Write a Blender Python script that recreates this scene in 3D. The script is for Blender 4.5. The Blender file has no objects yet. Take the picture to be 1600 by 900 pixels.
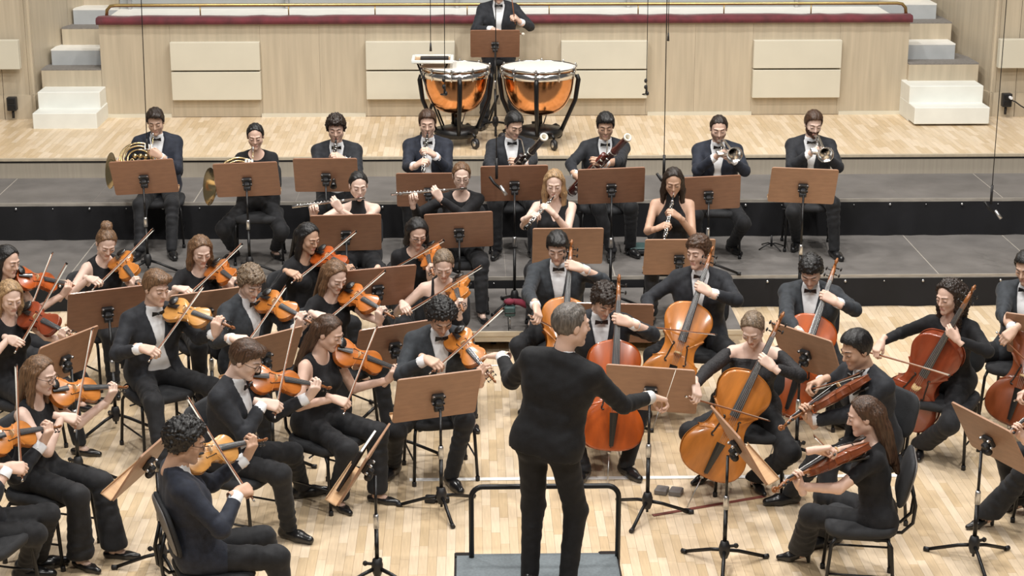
import bpy, bmesh, math, random
import numpy as np
from mathutils import Matrix, Vector

random.seed(7); np.random.seed(7)
scene = bpy.context.scene
COL = scene.collection
PI = math.pi

# ---------------------------------------------------------------- camera
FPX = 2800.0; HCAM = 4.8
PITCH = math.atan(815 / FPX); YAW = math.radians(1.33)
cam_data = bpy.data.cameras.new('camera'); cam = bpy.data.objects.new('camera', cam_data)
COL.objects.link(cam); scene.camera = cam
cam_data.sensor_width = 36.0; cam_data.lens = 36.0 * FPX / 1600.0
cam_data.clip_start = 0.1; cam_data.clip_end = 200
cam.location = (0, 0, HCAM); cam.rotation_euler = (PI / 2 - PITCH, 0, -YAW)

# ---------------------------------------------------------------- world, lights, exposure
world = bpy.data.worlds.new('hall_air'); scene.world = world; world.use_nodes = True
bg = world.node_tree.nodes['Background']; bg.inputs[0].default_value = (1.0, .98, .95, 1); bg.inputs[1].default_value = 0.17
scene.view_settings.view_transform = 'Standard'; scene.view_settings.look = 'None'
scene.view_settings.gamma = 1.0; scene.view_settings.use_curve_mapping = False
scene.view_settings.exposure = -0.82

def area_light(name, loc, target, power, size, col=(1, .965, .915)):
    d = bpy.data.lights.new(name, 'AREA'); d.energy = power; d.shape = 'DISK'; d.size = size; d.color = col
    o = bpy.data.objects.new(name, d); COL.objects.link(o); o.location = loc
    o.rotation_euler = (Vector(target) - Vector(loc)).to_track_quat('-Z', 'Y').to_euler()
    return o
for i, (x, y) in enumerate([(-4.2, 9.2), (0.2, 8.6), (4.8, 9.2), (-3.2, 13.2), (1.0, 12.8), (4.6, 13.2), (-3.0, 17.2), (1.0, 17.0), (4.6, 17.2)]):
    area_light('ceiling_spot_lamp', (x, y, 10.2), (x * .9, y + .5, 0), 470, .55)
for x in (-6.5, 0.5, 7.0):
    area_light('hall_front_lamp', (x, 1.0, 11.0), (x * .3, 15, .8), 620, .9)

# ---------------------------------------------------------------- camera-ray maths: photograph pixel -> point in the hall
C0 = np.array([0, 0, HCAM])
FW = np.array([math.sin(YAW) * math.cos(PITCH), math.cos(YAW) * math.cos(PITCH), -math.sin(PITCH)])
RT = np.array([math.cos(YAW), -math.sin(YAW), 0.0]); UPV = np.cross(RT, FW)
def A(*v): return np.array(v[0] if len(v) == 1 else v, dtype=float)
def nrm(v): return v / (np.linalg.norm(v) + 1e-12)
def ray(x, y): return FW + (x - 800) / FPX * RT - (y - 450) / FPX * UPV
def PZ(x, y, z):
    r = ray(x, y); return C0 + r * (z - HCAM) / r[2]
def PY(x, y, Y):
    r = ray(x, y); return C0 + r * Y / r[1]
def proj(p):
    d = A(p) - C0; k = d @ FW
    return 800 + FPX * (d @ RT) / k, 450 - FPX * (d @ UPV) / k, FPX / k
def ray_sphere(px, c, R):
    """points of the view ray through px at distance R from c (nearest point twice when it misses)"""
    r = nrm(ray(*px)); oc = C0 - c; b = oc @ r; cc = oc @ oc - R * R; disc = b * b - cc
    if disc <= 0:
        q = C0 + r * (-b); q = c + nrm(q - c) * R
        return q, q
    s = math.sqrt(disc); return C0 + r * (-b - s), C0 + r * (-b + s)

# ---------------------------------------------------------------- materials
def _nodes(m):
    m.use_nodes = True; nt = m.node_tree; return nt, nt.nodes['Principled BSDF']
def setp(b, rough, metal, coat=0, spec=.5, sheen=0):
    b.inputs['Roughness'].default_value = rough; b.inputs['Metallic'].default_value = metal
    b.inputs['Coat Weight'].default_value = coat; b.inputs['Specular IOR Level'].default_value = spec
    b.inputs['Coat Roughness'].default_value = .12
    b.inputs['Sheen Weight'].default_value = sheen
def mat(name, col, rough=.5, metal=0, var=.12, scale=8, stretch=(1, 1, 1), bump=0, bscale=60, coat=0, spec=.5, sheen=0, island=0, detail=3):
    """plain procedural surface: noise-driven shade variation, optional fine bump, optional per-piece shade"""
    m = bpy.data.materials.new(name); nt, b = _nodes(m); L = nt.links; setp(b, rough, metal, coat, spec, sheen)
    tc = nt.nodes.new('ShaderNodeTexCoord'); mp = nt.nodes.new('ShaderNodeMapping'); mp.inputs['Scale'].default_value = stretch
    L.new(tc.outputs['Object'], mp.inputs['Vector'])
    nz = nt.nodes.new('ShaderNodeTexNoise'); nz.inputs['Scale'].default_value = scale; nz.inputs['Detail'].default_value = detail
    L.new(mp.outputs[0], nz.inputs['Vector'])
    rp = nt.nodes.new('ShaderNodeValToRGB')
    c = A(col); lo = c * (1 - var); hi = np.minimum(c * (1 + var), 1)
    rp.color_ramp.elements[0].position = .3; rp.color_ramp.elements[0].color = (*lo, 1)
    rp.color_ramp.elements[1].position = .7; rp.color_ramp.elements[1].color = (*hi, 1)
    L.new(nz.outputs['Fac'], rp.inputs[0]); out = rp.outputs[0]
    if island:
        ge = nt.nodes.new('ShaderNodeNewGeometry'); mr = nt.nodes.new('ShaderNodeMapRange')
        mr.inputs[3].default_value = 1 - island; mr.inputs[4].default_value = 1 + island * .6
        src = ge.outputs['Random Per Island']
        L.new(src, mr.inputs[0]); hs = nt.nodes.new('ShaderNodeHueSaturation'); L.new(mr.outputs[0], hs.inputs['Value']); L.new(out, hs.inputs['Color']); out = hs.outputs[0]
    L.new(out, b.inputs['Base Color'])
    if bump:
        n2 = nt.nodes.new('ShaderNodeTexNoise'); n2.inputs['Scale'].default_value = bscale; n2.inputs['Detail'].default_value = 2
        L.new(mp.outputs[0], n2.inputs['Vector']); bp = nt.nodes.new('ShaderNodeBump'); bp.inputs['Strength'].default_value = bump; bp.inputs['Distance'].default_value = .01
        L.new(n2.outputs['Fac'], bp.inputs['Height']); L.new(bp.outputs[0], b.inputs['Normal'])
    return m
def plank_mat(name, col, spread):
    """one strip of parquet: its shade comes from the object (single strips) or the island (joined strips)"""
    m = mat(name, col, .38, 0, .07, 5, (14, 1.2, 1), coat=.15, spec=.4)
    nt = m.node_tree; L = nt.links; b = nt.nodes['Principled BSDF']
    old = b.inputs['Base Color'].links[0].from_socket
    ge = nt.nodes.new('ShaderNodeNewGeometry'); oi = nt.nodes.new('ShaderNodeObjectInfo'); ad = nt.nodes.new('ShaderNodeMath'); ad.operation = 'ADD'
    fr = nt.nodes.new('ShaderNodeMath'); fr.operation = 'FRACT'
    L.new(ge.outputs['Random Per Island'], ad.inputs[0]); L.new(oi.outputs['Random'], ad.inputs[1]); L.new(ad.outputs[0], fr.inputs[0])
    mr = nt.nodes.new('ShaderNodeMapRange'); mr.inputs[3].default_value = 1 - spread; mr.inputs[4].default_value = 1 + spread * .55
    L.new(fr.outputs[0], mr.inputs[0]); hs = nt.nodes.new('ShaderNodeHueSaturation'); L.new(mr.outputs[0], hs.inputs['Value'])
    ms = nt.nodes.new('ShaderNodeMapRange'); ms.inputs[3].default_value = 1.2; ms.inputs[4].default_value = .88; L.new(fr.outputs[0], ms.inputs[0]); L.new(ms.outputs[0], hs.inputs['Saturation'])
    L.new(old, hs.inputs['Color']); L.new(hs.outputs[0], b.inputs['Base Color'])
    return m
M = {}
M['plank'] = plank_mat('parquet_strip', (.70, .555, .385), .15)
M['joint'] = mat('parquet_joint', (.42, .29, .17), .6)
M['veneer'] = mat('maple_veneer', (.475, .405, .30), .42, 0, .10, 2.2, (9, 9, .55), detail=6)
M['veneer2'] = mat('maple_veneer_side', (.50, .425, .315), .42, 0, .06, 2.2, (9, 9, .55), detail=6)
M['cream'] = mat('cream_panel', (.62, .585, .48), .45, 0, .03, 3)
M['white'] = mat('white_block', (.77, .78, .73), .5, 0, .05, 4)
M['whitestep'] = mat('white_step_edge', (.82, .81, .76), .5, 0, .04, 5)
M['greystep'] = mat('grey_step_front', (.42, .44, .45), .6, 0, .06, 6)
M['darkcarpet'] = mat('grey_carpet', (.20, .185, .17), .9, 0, .15, 40)
M['benchback'] = mat('grey_bench_fabric', (.33, .34, .335), .8, 0, .06, 3)
M['velvet'] = mat('burgundy_velvet', (.115, .012, .02), .75, 0, .3, 9, sheen=.35, bump=.2, bscale=30)
M['brass'] = mat('brushed_brass', (.50, .36, .15), .35, .9, .1, 10)
M['riser_grey'] = mat('grey_riser_board', (.145, .135, .128), .6, 0, .16, 3.5, bump=.15, bscale=90, island=.12)
M['riser_edge'] = mat('worn_riser_edge', (.36, .33, .29), .6, 0, .15, 9, (1, 6, 6))
M['riserface'] = mat('beige_riser_face', (.38, .335, .27), .55, 0, .07, 3, (12, 12, .5))
M['skirt'] = mat('black_skirt_cloth', (.006, .006, .008), .85, 0, .3, 3, bump=.5, bscale=5)
M['steel'] = mat('chrome', (.78, .78, .78), .14, 1, .05)
M['dullsteel'] = mat('dull_steel', (.55, .55, .55), .35, .9, .08)
M['black'] = mat('black_metal', (.012, .012, .013), .38, .3, .2)
M['blackplastic'] = mat('black_plastic', (.014, .014, .016), .5, 0, .2)
M['pad'] = mat('black_upholstery', (.018, .019, .022), .8, 0, .2, 20, bump=.2, bscale=200)
M['greyback'] = mat('grey_chair_back_shell', (.16, .15, .145), .45, 0, .08)
M['desk'] = mat('brown_desk_veneer', (.27, .135, .08), .42, 0, .10, 3, (3, 3, 14), coat=.15)
M['desklit'] = mat('brown_desk_veneer_lit', (.34, .19, .115), .45, 0, .10, 3, (3, 3, 14))  # lit copy of the desk veneer, stage light put into its colour
M['deskledge'] = mat('desk_ledge_ply', (.52, .33, .18), .45, 0, .1, 3, (10, 2, 2))
M['paper'] = mat('white_paper', (.78, .77, .74), .7, 0, .03)
M['copper'] = mat('hammered_copper', (.78, .36, .15), .16, 1, .08, 12, bump=.06, bscale=45)
M['drumhead'] = mat('drum_skin', (.82, .79, .72), .5, 0, .03)
M['silver'] = mat('silver_plate', (.86, .85, .83), .18, 1, .04)
M['hornbrass'] = mat('lacquered_brass', (.80, .62, .34), .2, 1, .06)
M['ebony'] = mat('ebony', (.012, .011, .011), .33, 0, .2, coat=.3)
M['greyebony'] = mat('worn_ebony', (.05, .052, .056), .3, 0, .15, coat=.5)
M['bassoonwood'] = mat('red_brown_maple', (.10, .018, .012), .25, 0, .25, 4, (8, 8, 1), coat=.6)
M['bassoondark'] = mat('black_brown_maple', (.022, .012, .011), .25, 0, .25, 4, (8, 8, 1), coat=.6)
M['bone'] = mat('ivory_ring', (.75, .70, .6), .4)
VARN = {}
for k_, c_ in dict(orange=(.47, .14, .022), red=(.25, .048, .017), amber=(.50, .175, .03), brown=(.20, .05, .016), gold=(.58, .28, .075), redorange=(.40, .078, .011), neck=(.27, .095, .026)).items():
    VARN[k_] = mat('varnish_' + k_, c_, .28, 0, .22, 3.5, (5, 1.2, 5), coat=.55, detail=5)
M['bowstick'] = mat('pernambuco', (.24, .085, .035), .35, 0, .15, coat=.4)
M['bowhair'] = mat('horse_hair', (.80, .77, .68), .5, 0, .04)
M['bridge'] = mat('maple_bridge', (.62, .42, .2), .5)
M['jacket'] = mat('black_suit_wool', (.018, .0198, .025), .72, 0, .25, 30, bump=.15, bscale=260, sheen=.06, spec=.3)
M['jacketblack'] = mat('deep_black_suit_wool', (.0085, .0088, .0105), .75, 0, .25, 30, bump=.15, bscale=260, sheen=.04, spec=.3)
M['jacketnavy'] = mat('navy_suit_wool', (.017, .021, .034), .72, 0, .25, 30, bump=.15, bscale=260, sheen=.06, spec=.3)
M['jacketgrey'] = mat('charcoal_suit_wool', (.030, .035, .042), .72, 0, .25, 30, bump=.15, bscale=260, sheen=.06, spec=.3)
M['knit'] = mat('black_knit', (.010, .010, .012), .8, 0, .3, 25, bump=.15, bscale=200, sheen=.06, spec=.3)
M['lace'] = mat('black_lace', (.014, .013, .015), .75, 0, .5, 60, bump=.5, bscale=90)
M['trouser'] = mat('black_trouser_cloth', (.015, .0155, .018), .75, 0, .25, 25, bump=.12, bscale=220, sheen=.06, spec=.3)
M['shirt'] = mat('white_cotton', (.74, .75, .77), .7, 0, .04, 20, bump=.1, bscale=60)
M['satin'] = mat('black_satin', (.008, .008, .009), .4, 0, .2)
M['leather'] = mat('black_leather', (.010, .010, .011), .28, 0, .2, coat=.3)
SKIN = {'light': mat('skin_light', (.70, .475, .375), .5, 0, .08, 14), 'pale': mat('skin_pale', (.76, .55, .455), .5, 0, .07, 14),
        'tan': mat('skin_tan', (.56, .35, .245), .5, 0, .08, 14), 'olive': mat('skin_olive', (.63, .415, .31), .5, 0, .08, 14), 'deep': mat('skin_deep', (.36, .185, .11), .5, 0, .08, 14)}
M['lip'] = mat('lips', (.56, .30, .25), .45, 0, .08); M['eyewhite'] = mat('eye_white', (.62, .58, .54), .3, 0, .03); M['iris'] = mat('dark_iris', (.02, .013, .01), .25)
M['stubble'] = mat('stubble', (.36, .225, .165), .7, 0, .2, 90)
M['beard'] = mat('brown_beard', (.075, .032, .017), .8, 0, .35, 90, bump=.5, bscale=150)
def hair_mat(name, c, st=(7, 7, 1)): return mat(name, c, .38, 0, .6, 14, st, bump=.5, bscale=24, detail=4)
HAIR = {'black': hair_mat('hair_black', (.010, .009, .009)), 'dark': hair_mat('hair_dark_brown', (.022, .013, .009)), 'brown': hair_mat('hair_brown', (.062, .031, .017)),
        'light': hair_mat('hair_light_brown', (.15, .082, .042)), 'blond': hair_mat('hair_blond', (.34, .215, .11)), 'ash': hair_mat('hair_ash', (.17, .12, .078)), 'grey': hair_mat('hair_grey', (.115, .10, .088))}
M['glass'] = mat('spectacle_wire', (.05, .04, .035), .3, .8)
M['tape'] = mat('white_floor_tape', (.92, .91, .89), .5, 0, .04)
M['podiumcloth'] = mat('grey_podium_carpet', (.15, .175, .19), .9, 0, .12, 60, bump=.3, bscale=250)
M['teal'] = mat('teal_case', (.035, .075, .075), .6); M['maroon'] = mat('maroon_cloth', (.16, .015, .035), .8, 0, .3, 12)
M['strap'] = mat('red_brown_strap', (.20, .055, .04), .6, 0, .15)

# ---------------------------------------------------------------- mesh collecting
class MB:
    def __init__(s): s.v = []; s.f = []; s.m = []; s.sm = []; s.n = 0
    def add(s, v, f, mi=0, smooth=False):
        v = np.asarray(v, float).reshape(-1, 3); s.v.append(v)
        o = s.n
        for q in f: s.f.append([i + o for i in q])
        s.m += [mi] * len(f); s.sm += [smooth] * len(f); s.n += len(v); return s
    def box(s, c, size, R=None, mi=0, bev=0):
        x, y, z = [k / 2 for k in size]
        if bev:
            b = bev
            lv = [(-z, b), (-z + b, 0), (z - b, 0), (z, b)]; v = []
            for zz, ins in lv:
                X, Y = x - ins, y - ins
                c8 = [(-X + b, -Y), (X - b, -Y), (X, -Y + b), (X, Y - b), (X - b, Y), (-X + b, Y), (-X, Y - b), (-X, -Y + b)]
                v += [(p, q, zz) for p, q in c8]
            f = [[i + 8 * r, (i + 1) % 8 + 8 * r, (i + 1) % 8 + 8 * r + 8, i + 8 * r + 8] for r in range(3) for i in range(8)] + [list(range(7, -1, -1)), list(range(24, 32))]
        else:
            v = [(a * x, b_ * y, c_ * z) for c_ in (-1, 1) for b_ in (-1, 1) for a in (-1, 1)]
            f = [[0, 2, 3, 1], [4, 5, 7, 6], [0, 1, 5, 4], [2, 6, 7, 3], [0, 4, 6, 2], [1, 3, 7, 5]]
        v = A(v)
        if R is not None: v = v @ np.asarray(R).T
        return s.add(v + A(c), f, mi)
    def tube(s, pts, r, n=8, mi=0, caps=True, smooth=True, closed=False):
        pts = [A(p) for p in pts]; N = len(pts); r = [r] * N if np.isscalar(r) else r
        t = []
        for i in range(N):
            if closed: t.append(nrm(pts[(i + 1) % N] - pts[i - 1]))
            else: t.append(nrm(pts[min(i + 1, N - 1)] - pts[max(i - 1, 0)]))
        u = np.cross(t[0], A(0, 0, 1)); u = np.cross(t[0], A(1, 0, 0)) if np.linalg.norm(u) < .1 else u; u = nrm(u); V = []
        for i in range(N):
            u = nrm(u - t[i] * (u @ t[i])); w = np.cross(t[i], u)
            for k in range(n):
                a = 2 * PI * k / n; V.append(pts[i] + r[i] * (math.cos(a) * u + math.sin(a) * w))
        F = []; rng = N if closed else N - 1
        for i in range(rng):
            j = (i + 1) % N
            for k in range(n):
                F.append([i * n + k, i * n + (k + 1) % n, j * n + (k + 1) % n, j * n + k])
        s.add(V, F, mi, smooth)
        if caps and not closed:
            o = s.n - len(V); s.f += [[o + k for k in range(n - 1, -1, -1)], [o + (N - 1) * n + k for k in range(n)]]; s.m += [mi] * 2; s.sm += [False] * 2
        return s
    def lathe(s, prof, n=20, mi=0, c=(0, 0, 0), R=None, smooth=True):
        V = []; F = []
        for r, z in prof:
            for k in range(n):
                a = 2 * PI * k / n; V.append((r * math.cos(a), r * math.sin(a), z))
        for i in range(len(prof) - 1):
            for k in range(n): F.append([i * n + k, i * n + (k + 1) % n, (i + 1) * n + (k + 1) % n, (i + 1) * n + k])
        V = A(V)
        if R is not None: V = V @ np.asarray(R).T
        return s.add(V + A(c), F, mi, smooth)
    def ball(s, c, r, R=None, mi=0, n=8, m=6):
        r = (r, r, r) if np.isscalar(r) else r; V = []; F = []
        for i in range(m + 1):
            th = PI * i / m
            for k in range(n):
                a = 2 * PI * k / n; V.append((r[0] * math.sin(th) * math.cos(a), r[1] * math.sin(th) * math.sin(a), r[2] * math.cos(th)))
        for i in range(m):
            for k in range(n): F.append([i * n + k, (i + 1) * n + k, (i + 1) * n + (k + 1) % n, i * n + (k + 1) % n])
        V = A(V)
        if R is not None: V = V @ np.asarray(R).T
        return s.add(V + A(c), F, mi, True)
    def prism(s, poly, z0, z1, mi=0, smooth=False):
        n = len(poly); V = [(x, y, z0) for x, y in poly] + [(x, y, z1) for x, y in poly]
        F = [list(range(n - 1, -1, -1)), list(range(n, 2 * n))] + [[i, (i + 1) % n, n + (i + 1) % n, n + i] for i in range(n)]
        return s.add(V, F, mi, smooth)
    def xf(s, Mx, start=0):
        Mx = np.asarray(Mx)
        s.v = [v @ Mx[:3, :3].T + Mx[:3, 3] for v in s.v]; return s
    def mesh(s, name, mats):
        return raw_mesh(name, np.concatenate(s.v), s.f, mats, s.m, s.sm)
def raw_mesh(name, V, F, mats, mi=None, sm=True):
    me = bpy.data.meshes.new(name); V = np.asarray(V, np.float32)
    if isinstance(F, np.ndarray):
        k = F.shape[1]; cnt = np.full(len(F), k, np.int32); flat = F.astype(np.int32).ravel()
    else:
        cnt = np.array([len(f) for f in F], np.int32); flat = np.array([i for f in F for i in f], np.int32)
    me.vertices.add(len(V)); me.vertices.foreach_set('co', V.ravel())
    me.loops.add(len(flat)); me.loops.foreach_set('vertex_index', flat)
    me.polygons.add(len(cnt)); st = np.zeros(len(cnt), np.int32); st[1:] = np.cumsum(cnt)[:-1]
    me.polygons.foreach_set('loop_start', st)
    try: me.polygons.foreach_set('loop_total', cnt)
    except Exception: pass
    for m in (mats if isinstance(mats, (list, tuple)) else [mats]): me.materials.append(m)
    if mi is not None: me.polygons.foreach_set('material_index', np.asarray(mi, np.int32))
    sm = np.full(len(cnt), sm, bool) if isinstance(sm, bool) else np.asarray(sm, bool)
    me.polygons.foreach_set('use_smooth', sm)
    me.update(calc_edges=True); return me
def link(name, me, parent=None, mx=None):
    o = bpy.data.objects.new(name, me); COL.objects.link(o)
    if parent: o.parent = parent
    if mx is not None: o.matrix_local = Matrix([list(r) for r in np.asarray(mx)])
    return o
def part(name, mb, mats, parent, mx=None): return link(name, mb.mesh(name, mats), parent, mx)
def tag(o, label=None, cat=None, group=None, kind=None):
    if label: o['label'] = label
    if cat: o['category'] = cat
    if group: o['group'] = group
    if kind: o['kind'] = kind
    return o
def thing(name, label, cat, loc=(0, 0, 0), mx=None, group=None):
    o = bpy.data.objects.new(name, None); COL.objects.link(o); o.empty_display_size = .1
    if mx is not None: o.matrix_world = Matrix([list(r) for r in np.asarray(mx)])
    else: o.location = Vector([float(k) for k in loc])
    return tag(o, label, cat, group)
def struct(name, mb, mats, label=None):
    o = part(name, mb, mats, None); tag(o, label, None, None, 'structure'); return o
def frame(o, x, y, z):
    m = np.eye(4); m[:3, 0] = x; m[:3, 1] = y; m[:3, 2] = z; m[:3, 3] = o; return m
def rotz(a): c, s = math.cos(a), math.sin(a); return A([[c, -s, 0], [s, c, 0], [0, 0, 1]])
def rotx(a): c, s = math.cos(a), math.sin(a); return A([[1, 0, 0], [0, c, -s], [0, s, c]])
def roty(a): c, s = math.cos(a), math.sin(a); return A([[c, 0, s], [0, 1, 0], [-s, 0, c]])
def mx4(R, t):
    m = np.eye(4); m[:3, :3] = R; m[:3, 3] = t; return m
class Template:
    """parts of one kind of thing: (name, mesh, index of parent part or None)"""
    def __init__(s): s.parts = []
    def add(s, name, mb, mats, parent=None):
        s.parts.append((name, mb.mesh(name, mats), parent)); return len(s.parts) - 1
    def place(s, name, label, cat, mx, group=None, swap=None, scale_part=None):
        root = thing(name, label, cat, mx=mx, group=group); obs = []
        for nm, me, pa in s.parts:
            o = link(nm, me, root if pa is None else obs[pa]); obs.append(o)
            if swap and nm in swap:
                o.material_slots[0].link = 'OBJECT'; o.material_slots[0].material = swap[nm]
            if scale_part and nm in scale_part: o.matrix_local = Matrix([list(r) for r in scale_part[nm]])
        return root
# ================================================================ THE HALL
Z1, Z2, Z3, ZM = .30, .0, .0, .20
YR1F = PZ(800, 432, Z1)[1]                     # front edge of the lower grey riser
YR1B = PZ(800, 370, Z1)[1]
Z2 = float(PY(800, 313, YR1B)[2]); YR2B = PZ(800, 274, Z2)[1]
Z3 = float(PY(800, 243.5, YR2B)[2]); YW = PZ(800, 181, Z3)[1]
XL, XR = -9.0, 9.6
# ---- parquet floor: slab + strips
mb = MB(); mb.box((.3, 9.0, -.06), (18.6, 20, .1)); floor = struct('floor', mb, M['joint'], 'pale strip parquet stage floor')
PWID, PLEN = .058, .42
near = []
for i in range(int(-8.8 / PWID), int(9.4 / PWID)):
    x = i * PWID; off = random.random() * PLEN
    y = 6.6 + off - PLEN
    while y < YR1F + .1:
        q = proj((x, y + PLEN / 2, 0))
        if -520 < q[0] < 2120 and q[1] < 1150:
            near.append((q[1] if 0 < q[0] < 1600 else 2000, x, y))
        y += PLEN
random.shuffle(near); 
near.sort(key=lambda t: -min(t[0], 905) + (1e3 if t[0] > 905 else 0))
vis = near
pm = MB(); w, l = PWID - .0012, PLEN - .0015
pm.add([(0, 0, -.012), (w, 0, -.012), (w, l, -.012), (0, l, -.012), (0, 0, 0), (w, 0, 0), (w, l, 0), (0, l, 0)], [[4, 5, 6, 7], [0, 1, 5, 4], [1, 2, 6, 5], [2, 3, 7, 6], [3, 0, 4, 7]])
pme = pm.mesh('plank', M['plank'])
for k, (sy, x, y) in enumerate(vis[:300]):
    link('plank', pme, floor).location = (x, y, .0)
pv = np.concatenate(pm.v); V = []; F = []
for k, (sy, x, y) in enumerate(vis[300:]):
    V.append(pv + A(x, y, 0)); F.append(A(pm.f).astype(int) + 8 * k)
o = link('planks', raw_mesh('planks', np.concatenate(V), np.concatenate(F), M['plank'], None, False), floor); o['kind'] = 'stuff'
# ---- white floor lines
mb = MB(); a = PZ(640, 748.5, 0); b = PZ(1420, 745, 0)
mb.box(((a[0] + b[0]) / 2, (a[1] + b[1]) / 2, .0035), (b[0] - a[0], .05, .003)); 
tag(part('floor_marking', mb, M['tape'], None), 'long white tape line across the parquet behind the podium', 'tape')
mb = MB(); a = PZ(620, 573, 0); b = PZ(830, 571, 0)
mb.box(((a[0] + b[0]) / 2, (a[1] + b[1]) / 2, .0035), (b[0] - a[0], .022, .003))
tag(part('floor_marking', mb, M['tape'], None), 'short thin white tape line left of the conductor', 'tape')

# ---- grey risers: carcass, single boards, worn edge, black skirt with studs
def riser(name, y0, y1, z, zlow, joints_px, jy, label, skirt=True):
    mb = MB(); mb.box(((XL + XR) / 2, (y0 + y1) / 2 + .02, z / 2 - .012), (XR - XL, y1 - y0 - .04, z - .03))
    r = struct(name, mb, M['blackplastic'], label)
    xs = sorted(PZ(px, jy, z)[0] for px in joints_px); pitch = .98
    while xs[0] > XL + pitch: xs.insert(0, xs[0] - pitch)
    while xs[-1] < XR - pitch: xs.append(xs[-1] + pitch)
    full = [xs[0]]
    for q in xs[1:]:
        n = max(1, round((q - full[-1]) / 1.0)); s0 = full[-1]
        for k in range(1, n + 1): full.append(s0 + (q - s0) * k / n)
    shown = set(round(q, 3) for q in (PZ(px, jy, z)[0] for px in joints_px))
    for q0, q1 in zip(full[:-1], full[1:]):
        wide0 = .006 if round(q0, 3) in shown else .0015; wide1 = .006 if round(q1, 3) in shown else .0015
        b = MB(); b.box(((q0 + wide0 + q1 - wide1) / 2, (y0 + y1) / 2, z - .012), (q1 - q0 - wide0 - wide1, y1 - y0 - .012, .024)); part('board', b, M['riser_grey'], r)
    b = MB()
    for q in full: b.box((q, (y0 + y1) / 2, z - .013), (.012, y1 - y0 - .02, .022))
    part('joint_strip', b, M['riser_edge'], r)
    b = MB(); b.box(((XL + XR) / 2, y0 - .006, z - .018), (XR - XL, .014, .036)); part('front_edge', b, M['riser_edge'], r)
    if skirt:
        N = 260; V = []; F = []
        for k in range(N + 1):
            x = XL + (XR - XL) * k / N
            for zz, amp in ((z - .03, .004), ((z + zlow) / 2, .014), (zlow + .004, .022)):
                V.append((x, y0 - .022 - amp * (1 + math.sin(k * 1.15 + math.sin(k * .37) * 2)) / 2, zz))
        for k in range(N):
            for j in range(2): F.append([3 * k + j, 3 * k + j + 1, 3 * k + j + 4, 3 * k + j + 3])
        b = MB(); b.add(V, F, 0, True); sk = part('skirt', b, M['skirt'], r)
        b = MB(); x = XL + .2; k = 0
        while x < XR:
            b.ball((x, y0 - .034, z - .055), .014 if k % 2 == 0 else .007, None, 0, 8, 4); x += .36; k += 1
        o = part('snap_studs', b, M['dullsteel'], sk); o['kind'] = 'stuff'
    return r
riser('stage_riser', YR1F, YR1B, Z1, 0, [132, 952, 1441, 1603], 400, 'lower long grey stage riser with black skirt')
riser('stage_riser', YR1B, YR2B, Z2, Z1, [14, 318, 1545], 291, 'upper long grey stage riser with black skirt')
# low centre riser under the woodwinds, on timber legs
YMF = PZ(800, 517, ZM)[1]; xa = PZ(612, 517, ZM)[0]; xb = PZ(1160, 515, ZM)[0]
mb = MB(); mb.box(((xa + xb) / 2, (YMF + YR1F) / 2, ZM - .075), (xb - xa, YR1F - YMF - .06, .02))
r = struct('stage_riser', mb, M['riser_edge'], 'low grey centre riser on timber edge frame')
n = 3
for k in range(n):
    b = MB(); q0 = xa + (xb - xa) * k / n; q1 = xa + (xb - xa) * (k + 1) / n
    b.box(((q0 + q1) / 2, (YMF + YR1F) / 2 - .02, ZM - .012), (q1 - q0 - .008, YR1F - YMF - .06, .024)); part('board', b, M['riser_grey'], r)
M['timber'] = mat('pale_timber', (.50, .42, .31), .55, 0, .12, 5, (1, 6, 6))
for dz, hh in ((-.02, .038), (-.066, .048)):
    b = MB(); b.box(((xa + xb) / 2, YMF - .012 + (0 if dz > -.03 else .008), ZM + dz), (xb - xa, .03, hh)); part('edge_rail', b, M['timber'], r)
for k in range(7):
    b = MB(); b.box((xa + .1 + (xb - xa - .2) * k / 6, YMF + .02, (ZM - .08) / 2), (.06, .06, ZM - .08)); part('leg', b, M['timber'], r)
# ---- wooden upper platform
mb = MB(); mb.box(((XL + XR) / 2, (YR2B + YW + 3.6) / 2, Z3 / 2 - .01), (XR - XL, YW + 3.6 - YR2B, Z3 - .02))
plat = struct('floor_platform', mb, M['joint'], 'raised pale parquet platform in front of the gallery wall')
b = MB(); b.box(((XL + XR) / 2, YR2B - .012, (Z2 + Z3 - .05) / 2), (XR - XL, .02, Z3 - Z2 - .05)); part('face_board', b, M['riserface'], plat)
b = MB(); b.box(((XL + XR) / 2, YR2B - .0, Z3 - .04), (XR - XL, .03, .022)); part('shade_strip', b, M['ebony'], plat)  # solid black strip, shade under the nosing put into its colour
b = MB(); b.box(((XL + XR) / 2, YR2B - .015, Z3 - .012), (XR - XL, .05, .026)); part('nosing', b, M['deskledge'] if 0 else M['veneer'], plat)
V = []; F = []; k = 0
for i in range(int(-7.5 / PWID), int(8.8 / PWID)):
    y = YR2B + .012 - random.random() * PLEN
    while y < YW + 1.5:
        y0_ = max(y, YR2B + .012)
        if y + l > y0_ + .01:
            q = pv.copy(); q[:, 1] = np.where(q[:, 1] > l / 2, y + l, y0_); q[:, 0] += i * PWID; q[:, 2] += Z3
            V.append(q); F.append(A(pm.f).astype(int) + 8 * k); k += 1
        y += PLEN
o = link('planks', raw_mesh('planks', np.concatenate(V), np.concatenate(F), M['plank'], None, False), plat); o['kind'] = 'stuff'

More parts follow.
